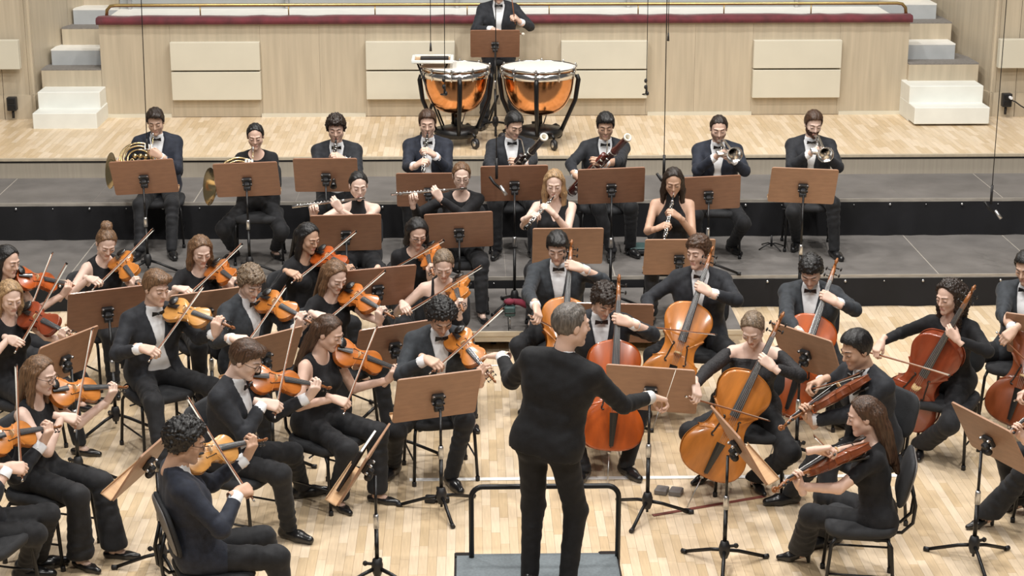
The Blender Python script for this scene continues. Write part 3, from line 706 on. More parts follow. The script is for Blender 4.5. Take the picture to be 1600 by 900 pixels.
def flute_template():
    T = Template(); b = MB(); b.lathe([(0, -.04), (.0105, -.04), (.0105, .63), (.008, .63)], 12); T.add('tube', b, M['silver'])
    b = MB(); b.box((0, .010, .0), (.024, .008, .030), bev=.003); T.add('lip_plate', b, M['silver'])
    for t in (.16, .55):
        b = MB(); b.lathe([(.0105, t - .012), (.0128, t - .012), (.0128, t + .012), (.0105, t + .012)], 12); T.add('ring', b, M['dullsteel'])
    b = MB(); b.tube([(.012, .009, .20), (.012, .009, .60)], .0028, 5); T.add('key_rod', b, M['dullsteel'])
    for k in range(13):
        b = MB(); b.lathe([(0, .006), (.008, .005), (.0085, 0), (.006, -.004)], 10, c=(0, .012, .21 + .031 * k), R=rotx(-PI / 2)); T.add('key', b, M['silver'])
    return T
FLUTE = flute_template()
def bassoon_template(wood):
    """z from the boot bottom (0) up to the bell rim (1.30); crook leaves the wing joint towards +y"""
    T = Template(); b = MB(); b.lathe([(0, 0), (.034, 0), (.036, .02), (.036, .40), (.030, .44), (.0, .44)], 14); T.add('boot_joint', b, wood)
    b = MB(); b.lathe([(.021, 0), (.022, .42), (.0, .42)], 12, c=(-.017, 0, .43)); T.add('wing_joint', b, wood)
    b = MB(); b.lathe([(.020, 0), (.021, .55), (.026, .56), (.026, .60), (.022, .61), (.024, .86), (.0265, .87)], 14, c=(.018, 0, .42)); T.add('bass_joint', b, wood)
    b = MB(); b.lathe([(.0265, 0), (.0295, .0), (.0295, .022), (.018, .022), (.016, -.05)], 14, c=(.018, 0, 1.28)); T.add('bell_ring', b, M['bone'])
    for z in (.03, .42, .99):
        b = MB(); b.lathe([(.03, -.008), (.038 if z < .5 else .028, -.007), (.038 if z < .5 else .028, .007), (.03, .008)], 14, c=(0 if z < .5 else .018, 0, z)); T.add('ferrule', b, M['silver'])
    for k in range(12):
        b = MB(); z = .12 + .075 * k; b.lathe([(0, .006), (.011, .004), (.012, -.002), (.008, -.006)], 8, c=(-.01 if k % 2 else .012, -.036 if z < .42 else -.026, z), R=rotx(PI / 2)); T.add('key', b, M['silver'])
    b = MB(); b.tube([(.02, -.04, .1), (.02, -.03, .8)], .003, 5); b.tube([(-.025, -.03, .2), (-.025, -.026, .85)], .003, 5); T.add('key_rods', b, M['silver'])
    for nm, me, pa in T.parts:
        for v_ in me.vertices: v_.co.x *= 1.3; v_.co.y *= 1.3
    return T
BASSOON_D = bassoon_template(M['bassoondark']); BASSOON_R = bassoon_template(M['bassoonwood'])
def helix_loop(c, rx, ry, n=28, a0=0, a1=360, z0=0, z1=0):
    return [(c[0] + rx * math.cos(math.radians(a0 + (a1 - a0) * k / n)), c[1] + ry * math.sin(math.radians(a0 + (a1 - a0) * k / n)), c[2] + z0 + (z1 - z0) * k / n) for k in range(n + 1)]
def horn_template():
    """french horn: coil in the xy plane, mouthpipe tip at the origin; bell towards -x -y"""
    T = Template(); c = (-.10, -.20, 0)
    b = MB(); b.tube([(0, 0, 0), (.0, -.06, .0), (-.005, -.12, .005)] + helix_loop(c, .135, .135, 24, 20, -250, .01, .02), [.0035, .005, .006] + [.0065] * 25, 8, smooth=True); T.add('mouthpipe', b, M['hornbrass'])
    b = MB(); b.lathe([(.0, .0), (.008, .0), (.004, -.02), (.0035, -.04)], 10, c=(0, .035, 0), R=rotx(-PI / 2)); T.add('mouthpiece', b, M['silver'])
    for rr, z in ((.15, -.012), (.115, .025), (.09, -.02)):
        b = MB(); b.tube(helix_loop(c, rr, rr * .95, 26, 0, 345, z, z + .012), .0085, 8); T.add('coil', b, M['hornbrass'])
    for k in range(3):
        b = MB(); b.lathe([(0, -.025), (.019, -.025), (.02, .025), (.0, .027)], 12, c=(c[0] + .055 - .042 * k, c[1] + .02, .03)); T.add('rotary_valve', b, M['hornbrass'])
        b = MB(); b.tube(helix_loop((c[0] + .05 - .05 * k, c[1] - .05, .02), .018, .05, 14, 0, 360), .006, 6); T.add('valve_slide', b, M['silver'] if k == 1 else M['hornbrass'])
        b = MB(); b.box((c[0] + .10 - .024 * k, c[1] + .10, .05), (.018, .05, .004), bev=.0015); T.add('lever', b, M['silver'])
    # bell: flaring tube
    path = catmull([A(.05, -.26, -.02), A(-.05, -.36, -.03), A(-.16, -.34, -.05), A(-.24, -.30, -.06), A(-.32, -.30, -.03)], 5); N = len(path); rad = [.010 + .012 * (k / N) + .135 * max(0, (k / (N - 1) - .45) / .55) ** 2.6 for k in range(N)]
    b = MB(); b.tube(path, rad, 22, caps=False); b.tube([p - A(0, 0, 0) for p in path], [r * .965 for r in rad], 22, caps=False); T.add('bell', b, M['hornbrass'])
    return T
HORN = horn_template()
def trumpet_template():
    """z from mouthpiece (0) to bell (0.49); valves on -y side"""
    T = Template(); b = MB(); N = 26; prof = []
    for k in range(N + 1):
        t = k / N; z = .13 + .36 * t; r = .0065 + .004 * t + .05 * max(0, (t - .45) / .55) ** 3.2; prof.append((r, z))
    prof += [(prof[-1][0] - .002, .489)] + [(p[0] - .0025, p[1]) for p in reversed(prof[10:-1])]
    b.lathe(prof, 20, c=(.0, 0, 0)); T.add('bell', b, M['silver'])
    b = MB(); b.lathe([(0, 0), (.013, 0), (.012, .008), (.004, .03), (.0045, .085)], 12, c=(0, -.032 * 0 - .05, 0)); T.add('mouthpiece', b, M['silver'])
    b = MB(); b.tube([(0, -.05, .08), (0, -.05, .36)] + [(0, -.05 - .03 * (1 - math.cos(math.radians(a))), .36 + .03 * math.sin(math.radians(a))) for a in (45, 90, 135, 180)] + [(0, -.11, .22)], .0058, 8); T.add('tuning_slide', b, M['silver'])
    b = MB(); b.tube([(0, -.11, .22), (0, -.11, .14)] + [(0, -.055 - .055 * math.cos(math.radians(a)), .13 - .055 * math.sin(math.radians(a))) for a in (0, 45, 90, 135, 180)], .0058, 8); T.add('bell_bow', b, M['silver'])
    for k in range(3):
        z = .19 + .028 * k; b = MB(); b.lathe([(0, -.065), (.0105, -.065), (.012, -.055), (.012, .055), (.0105, .065), (.003, .068), (.003, .088), (.009, .09), (.009, .095), (0, .095)], 12, c=(0, -.08, z), R=roty(PI / 2)); T.add('valve', b, M['silver'])
        b = MB(); b.tube([(.0, -.08, z), (-.03, -.10, z + .0), (-.045, -.10, z), (-.03, -.085, z)], .005, 6); T.add('valve_slide', b, M['silver'])
    return T
TRUMPET = trumpet_template()
# ---------------- timpani
def timpani(c, R, depth, label, rot):
    t = thing('kettledrum', label, 'kettledrum', c, group='pair of copper kettledrums'); H = .84
    b = MB(); prof = [(R * .99 * math.sin(a) ** .62, H - .07 - depth * math.cos(a) ** 1.0 * 1.0) for a in [PI / 2 * k / 16 for k in range(0, 17)]]
    prof = [(0.0, H - .07 - depth)] + prof[1:] + [(R * .99, H - .02)]
    b.lathe(prof, 40); part('bowl', b, M['copper'], t)
    b = MB(); b.lathe([(0, H + .004), (R * .97, H + .004), (R * 1.03, H - .002)], 40); part('drumhead', b, M['drumhead'], t)
    b = MB(); b.lathe([(R * 1.03, H - .012), (R * 1.045, H - .012), (R * 1.05, H + .008), (R * 1.03, H + .010), (R * 1.02, H)], 40); part('counterhoop', b, M['steel'], t)
    b = MB(); b.lathe([(R * 1.0, H - .10), (R * 1.035, H - .10), (R * 1.035, H - .03), (R * 1.0, H - .03)], 40); part('rim_band', b, M['steel'], t)
    for k in range(10):
        a = 2 * PI * k / 10 + .2; b = MB(); x, y = R * 1.055 * math.cos(a), R * 1.055 * math.sin(a)
        b.tube([(x, y, H + .012), (x, y, H - .11)], .007, 6); b.box((x, y, H - .005), (.03, .03, .028), rotz(a), bev=.004); b.ball((x, y, H + .018), .011, None, 0, 8, 4); part('tension_rod', b, M['steel'], t)
    for k in range(4):
        a = rot + PI / 2 * k; b = MB(); d = A(math.cos(a), math.sin(a), 0)
        q = [d * R * 1.06 + A(0, 0, H - .08), d * R * 1.10 + A(0, 0, H - .13), d * R * 1.02 + A(0, 0, H - .35), d * R * .78 + A(0, 0, .28), d * R * .62 + A(0, 0, .14)]
        b.tube(q, [.02, .026, .024, .022, .024], 8); part('strut', b, M['black'], t)
    b = MB(); b.lathe([(0, .09), (R * .60, .09), (R * .68, .12), (R * .66, .17), (R * .3, .20), (0, .20)], 24); part('base', b, M['black'], t)
    b = MB(); b.tube([(0, 0, .18), (0, 0, H - .09 - depth)], .022, 10); part('centre_column', b, M['black'], t)
    for k in range(3):
        a = rot + .5 + 2 * PI * k / 3; d = A(math.cos(a), math.sin(a), 0); b = MB(); b.tube([d * R * .5 + A(0, 0, .14), d * R * .85 + A(0, 0, .16), d * R * 1.0 + A(0, 0, .13)], .018, 8); ar = part('caster_arm', b, M['black'], t)
        b = MB(); b.lathe([(0, -.018), (.055, -.018), (.06, 0), (.055, .018), (0, .018)], 16, c=d * R * 1.0 + A(0, 0, .06), R=rotz(a) @ rotx(PI / 2)); w_ = part('caster_wheel', b, M['blackplastic'], ar)
        b = MB(); b.lathe([(0, -.02), (.03, -.02), (.03, .02), (0, .02)], 12, c=d * R * 1.0 + A(0, 0, .06), R=rotz(a) @ rotx(PI / 2)); part('wheel_hub', b, M['dullsteel'], ar)
    b = MB(); b.box((0, R * .75, .1), (.12, .32, .03), rotx(.35), bev=.006); part('pedal', b, M['black'], t)
    b = MB(); b.tube([(.05, R * .5, .15), (.1, R * .35, .32)], .007, 6); part('pedal_rod', b, M['dullsteel'], t)
    b = MB(); b.box((0, R * .95, H - .2), (.09, .03, .16), bev=.005); part('tuning_gauge', b, M['blackplastic'], t)
    return t
# ================================================================ SMOOTH SURFACES FROM DISTANCE FIELDS
class Field:
    def __init__(s, lo, hi, vox):
        s.vox = vox; s.lo = A(lo) - 2 * vox; n = np.ceil((A(hi) - s.lo) / vox).astype(int) + 3
        s.ax = [s.lo[i] + vox * np.arange(n[i]) for i in range(3)]; s.D = np.full(tuple(n), .25, np.float32)
    def grid(s, sl=None):
        sl = sl or (slice(None),) * 3
        return s.ax[0][sl[0]][:, None, None], s.ax[1][sl[1]][None, :, None], s.ax[2][sl[2]][None, None, :]
    def sl(s, lo, hi):
        return tuple(slice(max(0, int((lo[i] - s.lo[i]) / s.vox)), max(0, int((hi[i] - s.lo[i]) / s.vox) + 2)) for i in range(3))
    def merge(s, sl, d, k):
        D = s.D[sl]; d = d.astype(np.float32)
        if k > 0:
            h = np.clip(.5 + .5 * (D - d) / k, 0, 1); s.D[sl] = D * (1 - h) + d * h - k * h * (1 - h)
        else: s.D[sl] = np.minimum(D, d)
    def cap(s, a, b, ra, rb, k=.02, fold=0, fc=1.0, fw=.35):
        a, b = A(a), A(b); r = max(ra, rb) + k + 2.5 * s.vox; sl = s.sl(np.minimum(a, b) - r, np.maximum(a, b) + r); X, Y, Z = s.grid(sl)
        ab = b - a; L = ab @ ab + 1e-12
        t = np.clip(((X - a[0]) * ab[0] + (Y - a[1]) * ab[1] + (Z - a[2]) * ab[2]) / L, 0, 1)
        d = np.sqrt((X - a[0] - t * ab[0]) ** 2 + (Y - a[1] - t * ab[1]) ** 2 + (Z - a[2] - t * ab[2]) ** 2) - (ra + (rb - ra) * t)
        if fold:
            dr = nrm(ab); pv_ = nrm(np.cross(dr, A(.3, .5, .8))); L_ = math.sqrt(L); qv = (X - a[0]) * pv_[0] + (Y - a[1]) * pv_[1] + (Z - a[2]) * pv_[2]
            d = d - fold * (np.sin(2 * PI * (t * L_ / .062) + 26 * qv) + .6 * np.sin(2 * PI * (t * L_ / .037) - 31 * qv)) * np.exp(-((t - fc) / fw) ** 2)
        s.merge(sl, d, k)
    def ell(s, c, r, k=.02, sub=False):
        c, r = A(c), A(r); q = r + k + 2.5 * s.vox; sl = s.sl(c - q, c + q); X, Y, Z = s.grid(sl)
        x, y, z = X - c[0], Y - c[1], Z - c[2]
        k0 = np.sqrt((x / r[0]) ** 2 + (y / r[1]) ** 2 + (z / r[2]) ** 2); k1 = np.sqrt((x / r[0] ** 2) ** 2 + (y / r[1] ** 2) ** 2 + (z / r[2] ** 2) ** 2) + 1e-9
        d = k0 * (k0 - 1) / k1
        if sub:
            D = s.D[sl]; h = np.clip(.5 - .5 * (D + d) / max(k, 1e-4), 0, 1); s.D[sl] = D * (1 - h) - d * h + k * h * (1 - h)
        else: s.merge(sl, d, k)
    def cut(s, val): s.D = np.maximum(s.D, val.astype(np.float32) if hasattr(val, 'astype') else val)
    def nets(s):
        D = s.D; ins = D < 0
        c = [ins[i:ins.shape[0] - 1 + i, j:ins.shape[1] - 1 + j, k:ins.shape[2] - 1 + k] for i in (0, 1) for j in (0, 1) for k in (0, 1)]
        cnt = np.zeros(c[0].shape, np.int8)
        for q in c: cnt += q
        I, J, K = np.nonzero((cnt > 0) & (cnt < 8))
        if len(I) == 0: return np.zeros((0, 3)), np.zeros((0, 4), int)
        idx = np.full(cnt.shape, -1, np.int64); idx[I, J, K] = np.arange(len(I))
        d = {(i, j, k): D[I + i, J + j, K + k] for i in (0, 1) for j in (0, 1) for k in (0, 1)}
        acc = np.zeros((len(I), 3)); num = np.zeros(len(I))
        for a_ in d:
            for ax in range(3):
                if a_[ax] == 0:
                    b_ = list(a_); b_[ax] = 1; d0, d1 = d[a_], d[tuple(b_)]; m = (d0 < 0) != (d1 < 0)
                    t = np.where(m, d0 / np.where(m, d0 - d1, 1), 0); pos = np.zeros((len(I), 3)); pos[:] = a_; pos[:, ax] = t
                    acc += pos * m[:, None]; num += m
        V = s.lo + s.vox * (np.stack([I, J, K], 1) + acc / num[:, None])
        F = []
        for ax in range(3):
            u, v = (ax + 1) % 3, (ax + 2) % 3; n = ins.shape
            s0 = [slice(1, n[i] - 1) for i in range(3)]; s1 = list(s0); s0[ax] = slice(0, n[ax] - 1); s1[ax] = slice(1, n[ax])
            a_, b_ = ins[tuple(s0)], ins[tuple(s1)]; P = np.argwhere(a_ != b_)
            if not len(P): continue
            flip = a_[tuple(P.T)]; off = np.ones(3, int); off[ax] = 0; P = P + off
            def q(du, dv):
                R = P.copy(); R[:, u] -= du; R[:, v] -= dv; return idx[R[:, 0], R[:, 1], R[:, 2]]
            quad = np.stack([q(1, 1), q(0, 1), q(0, 0), q(1, 0)], 1); quad[~flip] = quad[~flip][:, ::-1]; F.append(quad)
        return V, np.concatenate(F)
# ---------------------------------------------------------------- head (x left, y forward, z up; centre mid-head)
def make_head(female):
    f = Field((-.105, -.13, -.20), (.105, .135, .14), .0062)
    f.ell((0, -.014, .030), (.073, .094, .086), 0); f.ell((0, .018, -.03), (.060, .068, .080) if not female else (.056, .066, .078), .02)
    f.cap((-.042, .0, -.055), (0, .062, -.095), .026, .019, .02); f.cap((.042, .0, -.055), (0, .062, -.095), .026, .019, .02)
    for s in (-1, 1):
        f.ell((s * .036, .052, -.022), (.024, .024, .024), .02); f.ell((s * .075, -.006, -.002), (.008, .020, .031), .006)
        f.cap((s * .012, .084, .030), (s * .042, .072, .027), .010 if not female else .006, .008, .012)
    f.cap((0, .082, .020), (0, .103, -.024), .007, .0115 if not female else .010, .010); f.cap((-.011, .090, -.029), (.011, .090, -.029), .008, .008, .006)
    for s in (-1, 1): f.ell((s * .031, .094, .006), (.017, .011, .010), .010, True)
    for s in (-1, 1): f.ell((s * .031, .0765, .007), (.0155, .0125, .0115), .003)
    f.cap((-.017, .079, -.0595), (.017, .079, -.0595), .0065, .0065, .006); f.cap((-.014, .078, -.069), (.014, .078, -.069), .0075, .0075, .006)
    f.cap((0, .070, -.098), (0, .071, -.094), .016, .016, .012)
    f.cap((0, -.018, -.06), (0, -.035, -.19), .052 if not female else .043, .054 if not female else .045, .03)
    V, F = f.nets(); c = V[F].mean(1); mi = np.zeros(len(F), int)
    lip = (abs(c[:, 0]) < .021) & (c[:, 1] > .072) & (c[:, 2] < -.0545) & (c[:, 2] > -.0745); mi[lip] = 1
    jaw = (c[:, 2] < -.022 - .0) & (c[:, 2] > -.125) & (c[:, 1] > .0 + np.maximum(0, (-.045 - c[:, 2])) * .2) & ~lip & ~((abs(c[:, 0]) < .028) & (c[:, 2] > -.043)) & ~((abs(c[:, 0]) < .05) & (c[:, 2] > -.036) & (c[:, 1] > .04))
    mb = MB(); 
    for s in (-1, 1):
        mb.ball((s * .031, .0855, .0035), (.0125, .0045, .0035), rotz(-s * .22), 2, 8, 5)
        mb.ball((s * .031, .0890, .0045), (.0042, .0025, .0028), None, 3, 7, 4)
        mb.tube([(s * .015, .0885, .003), (s * .024, .0915, .0062), (s * .034, .0905, .0062), (s * .046, .083, .0015)], [.0009, .0015, .0017, .0012], 5, 3)
        mb.tube([(s * .013, .0945, .0300), (s * .024, .0915, .0335), (s * .039, .0825, .0335), (s * .051, .069, .0265)], [.0024, .0032 if not female else .0021, .0030 if not female else .0019, .0014], 5, 4)
    # brows and lashes sit on the skin, pull them onto it
    Vx = np.concatenate(mb.v); Fx = [list(q) for q in mb.f]
    return V, F, mi, jaw, Vx, Fx, np.array(mb.m)
HEADS = {False: make_head(False), True: make_head(True)}
# ---------------------------------------------------------------- hands (right: y along fingers, palm -z, thumb -x)
def make_hand(curl, thumb, spread=1.0):
    f = Field((-.085, -.05, -.105), (.06, .20, .03), .0052)
    kn = [(-.029, .086), (-.010, .091), (.010, .088), (.027, .080)]; seg = [(.043, .026, .020), (.048, .030, .021), (.044, .028, .020), (.034, .021, .018)]
    f.cap((0, -.045, 0), (0, .0, 0), .026, .024, 0)
    for (x, y) in kn: f.cap((x * .55, .005, 0), (x, y, 0), .017, .0125, .014)
    f.cap((-.022, .02, -.01), (-.032, .05, -.018), .016, .013, .014)
    for i, ((x, y), sg) in enumerate(zip(kn, seg)):
        p = A(x, y, 0); ang = 0
        for j, Ls in enumerate(sg):
            ang += math.radians(curl[j] * (1 + .07 * i)); d = A(x * .9 * spread * (.5 if j else 1) , math.cos(ang), -math.sin(ang)); d = nrm(d); q = p + d * Ls
            f.cap(p, q, .0092 - .0007 * j - (.001 if i == 3 else 0), .0088 - .0009 * j - (.001 if i == 3 else 0), .003); p = q
    p = A(-.030, .035, -.014); d1 = nrm(A(*thumb[0])); d2 = nrm(A(*thumb[1])); f.cap(p, p + d1 * .040, .0125, .0105, .008); f.cap(p + d1 * .040, p + d1 * .04 + d2 * .032, .0105, .008, .002)
    return f.nets()
HANDS = {'relaxed': make_hand((22, 26, 16), ((-.55, .75, -.35), (-.1, .9, -.4))), 'grip': make_hand((42, 58, 32), ((-.15, .7, -.7), (.35, .6, -.7))),
         'neck': make_hand((38, 62, 44), ((-.1, .55, -.85), (.0, .75, -.65))), 'fist': make_hand((66, 78, 48), ((.1, .6, -.8), (.8, .35, -.5))), 'open': make_hand((8, 12, 8), ((-.75, .6, -.2), (-.45, .85, -.2)))}
# ---------------------------------------------------------------- hair
def hair_mesh(style):
    long_ = style.startswith('long') or style in ('bob', 'pony', 'half')
    f = Field((-.17, -.24, -.46 if long_ else -.16), (.17, .16, .22), .0072)
    X, Y, Z = f.grid(); curly = 'curl' in style or style in ('afro', 'wavy')
    t = {'short': .013, 'crop': .010, 'quiff': .013, 'curly': .022, 'afro': .032, 'wavy': .018, 'bun': .008, 'updo': .010, 'pony': .009, 'half': .012, 'long': .013, 'longcurl': .02, 'bob': .015, 'side': .014, 'lowbun': .010}.get(style, .013)
    f.ell((0, -.014, .030), (.073 + t, .094 + t, .086 + t), 0)
    if style in ('short', 'quiff', 'side', 'curly', 'wavy'): f.ell((0, .0, .078), (.068, .085, .052 + t * .5), .03)
    if style == 'quiff': f.ell((-.015, .062, .100), (.055, .040, .032), .02)
    if style == 'side': f.ell((-.02, .055, .092), (.062, .042, .030), .02)
    if style == 'curly': f.ell((0, .055, .095), (.065, .045, .035), .02)
    hy = [-.14, -.07, -.035, -.012, .008, .022, .036, .056, .085, .13]; hz = [-.092, -.088, -.060, -.030, -.026, .014, .056, .078, .090, .096]
    if style in ('crop',): hz = [z + (.0 if i < 6 else .008) for i, z in enumerate(hz)]
    if style in ('side', 'curly', 'wavy'): hz = hz[:6] + [.046, .066, .074, .082]
    if style in ('long', 'half', 'bun', 'pony', 'lowbun', 'updo', 'bob', 'longcurl'): hy = [-.14, -.07, -.035, -.012, .008, .022, .036, .050, .060, .075]; hz = [-.092, -.088, -.060, -.030, -.026, .014, .058, .082, .105, .2]
    h = np.interp(Y, hy, hz) + .010 * (np.abs(X) / .07) ** 2 * (Y > .03) * -1.0 + (.008 * np.exp(-(X / .012) ** 2) * (Y > .0) if style in ('long', 'half', 'bun', 'pony', 'lowbun', 'longback') else 0)
    f.cut((h - Z) * .75)
    if style in ('bun', 'lowbun'): c = (0, -.118, .045) if style == 'bun' else (0, -.112, -.03); f.ell(c, (.040, .032, .038), .012)
    if style == 'updo': f.ell((0, -.075, .125), (.05, .05, .035), .02); f.cap((0, -.10, .08), (.0, -.125, -.02), .03, .014, .02)
    if style == 'pony': f.cap((0, -.10, .035), (0, -.145, -.02), .026, .028, .01); f.cap((0, -.145, -.02), (0, -.125, -.22), .028, .012, .02)
    if style in ('long', 'half', 'bob', 'longcurl', 'longback'):
        e = {'bob': -.11, 'longcurl': -.24}.get(style, -.30)
        for s in (-1, 1):
            if style not in ('longback', 'half'):
                f.cap((s * .070, -.012, .03), (s * .082, -.004, -.10), .024, .028, .025)
                if e < -.2: f.cap((s * .082, -.004, -.10), (s * .092, .030, e), .028, .016, .02)
            f.cap((s * .045, -.075, .0), (s * .055, -.085, e), .045, .024, .03)
        f.cap((0, -.088, .0), (0, -.105, e - .03), .048, .024, .03)
        if style in ('longback', 'half'): f.cap((-.03, -.10, -.1), (.0, -.115, -.40), .045, .018, .03); f.cap((.03, -.10, -.1), (.035, -.115, -.36), .04, .016, .03)
    if style == 'longcurl': f.ell((0, -.075, -.03), (.125, .095, .13), .03); f.cut(-(np.maximum(np.abs(X) - .068, np.maximum(.01 - Y, Z - .05))))
    if style != 'longcurl' and (style in ('long', 'bob')):
        f.cut(-np.maximum(np.abs(X) - .058, np.maximum(.02 - Y, Z - .045)))       # keep the face clear
    if curly:
        q = 150 if style != 'wavy' else 95; amp = .0085 if style != 'wavy' else .006
        f.D += (amp * np.sin(q * X + 2.2 * np.sin(61 * Z)) * np.sin(q * Y + 2.0 * np.sin(57 * X)) * np.sin(q * .9 * Z + 2.4 * np.sin(66 * Y)) * 1.6).astype(np.float32)
    else:
        ang = np.arctan2(X, Y + .02) ; f.D += (.0026 * np.sin(ang * 30 + 14 * Z + 1.5 * np.sin(40 * Z)) * np.clip((.12 - Z) / .05, 0, 1) + .0022 * np.sin(170 * X + 4 * np.sin(30 * Y))).astype(np.float32)
    V, F = f.nets(); return raw_mesh('hair', V, F, HAIR['dark'])
HAIRM = {}
def hair_for(style):
    if style not in HAIRM: HAIRM[style] = hair_mesh(style)
    return HAIRM[style]
# ---------------------------------------------------------------- shoes (toe +y, sole z=0, ankle over origin)
def shoe(kind):
    f = Field((-.06, -.10, -.01), (.06, .22, .15), .0075)
    if kind == 'oxford': f.cap((0, -.045, .04), (0, .08, .036), .038, .040, .02); f.cap((0, .08, .034), (0, .165, .028), .041, .028, .02); f.cap((0, -.03, .05), (0, -.02, .095), .038, .043, .02)
    elif kind == 'flat': f.cap((0, -.05, .03), (0, .08, .026), .030, .034, .02); f.cap((0, .08, .026), (0, .155, .02), .034, .020, .02); f.cut(f.grid()[2] - .045 + 0 * f.D)
    else: f.cap((0, -.045, .075), (0, .07, .03), .028, .032, .02); f.cap((0, .07, .03), (0, .14, .02), .032, .018, .02); f.cap((0, -.05, .06), (0, -.055, .0), .018, .012, .01)
    f.cut(-f.grid()[2] + 0 * f.D + .002); V, F = f.nets(); return raw_mesh('shoe', V, F, M['leather'])
SHOES = {k: shoe(k) for k in ('oxford', 'flat', 'heel')}

def two_bone(S, W, L1, L2, pole):
    S, W = A(S), A(W); d = W - S; L = np.linalg.norm(d); k = max(1.0, L / ((L1 + L2) * .985)); L1 *= k; L2 *= k
    L = min(max(L, abs(L1 - L2) + .02), L1 + L2 - 1e-4); u = nrm(d); x = (L1 * L1 - L2 * L2 + L * L) / (2 * L); hgt = math.sqrt(max(L1 * L1 - x * x, 0))
    p = A(pole) - u * (A(pole) @ u); return S + u * x + nrm(p) * hgt
UP = A(0, 0, 1)
class Person:
    """joints of one figure, solved from where the head is seen and how the figure sits or stands"""
    def __init__(s, q):
        s.q = q; g = q.get; s.fem = g('sex', 'm') == 'f'; s.zf = g('zf', 0.0); s.sc = g('sc', .96 if s.fem else 1.0)
        a = math.radians(q['a']); s.f = A(math.sin(a), -math.cos(a), 0); s.l = np.cross(UP, s.f)
        ha = math.radians(g('ha', q['a'])); hp = math.radians(g('hp', 18)); hr = math.radians(g('hr', 0))
        hf0 = A(math.sin(ha), -math.cos(ha), 0); hl0 = np.cross(UP, hf0)
        s.hf = hf0 * math.cos(hp) - UP * math.sin(hp); hu = UP * math.cos(hp) + hf0 * math.sin(hp)
        s.hl = hl0 * math.cos(hr) + hu * math.sin(hr); s.hu = np.cross(s.hf, s.hl)
        le, si = math.radians(g('lean', 6)), math.radians(g('side', 0))
        s.tu = nrm(UP * math.cos(le) + s.f * math.sin(le) + s.l * math.sin(si)); s.tf = nrm(s.f - s.tu * (s.f @ s.tu)); s.tl = np.cross(s.tu, s.tf)
        stand = g('stand'); hip = g('hip', .93 * s.sc if stand else .55)
        spine = .50 * s.sc
        rel = s.tu * spine + nrm(s.tu * .5 + UP * .5) * .085 * s.sc + s.hu * .10 * s.sc + s.hf * .028
        zh = s.zf + hip + rel[2] + g('dz', 0); H = PZ(*q['head'], zh) if not g('headY') else PY(*q['head'], g('headY')); s.H = H; s.pel = H - rel; s.N = s.pel + s.tu * spine
        s.sw = (.158 if s.fem else .180) * s.sc
        s.S = {1: s.T(s.sw, -.005, -.055), -1: s.T(-s.sw, -.005, -.055)}   # 1 = own left
        s.L1, s.L2 = .285 * s.sc, .25 * s.sc
    def T(s, x, y, z): return s.N + s.tl * x + s.tf * y + s.tu * z
    def mouth(s, fwd=.10, dz=-.062): return s.H + s.hf * fwd + s.hu * dz
def hand_frame(W, y, n):
    y = nrm(y); n = nrm(n - y * (n @ y)); z = -n; x = np.cross(y, z); return frame(W, x, y, z)

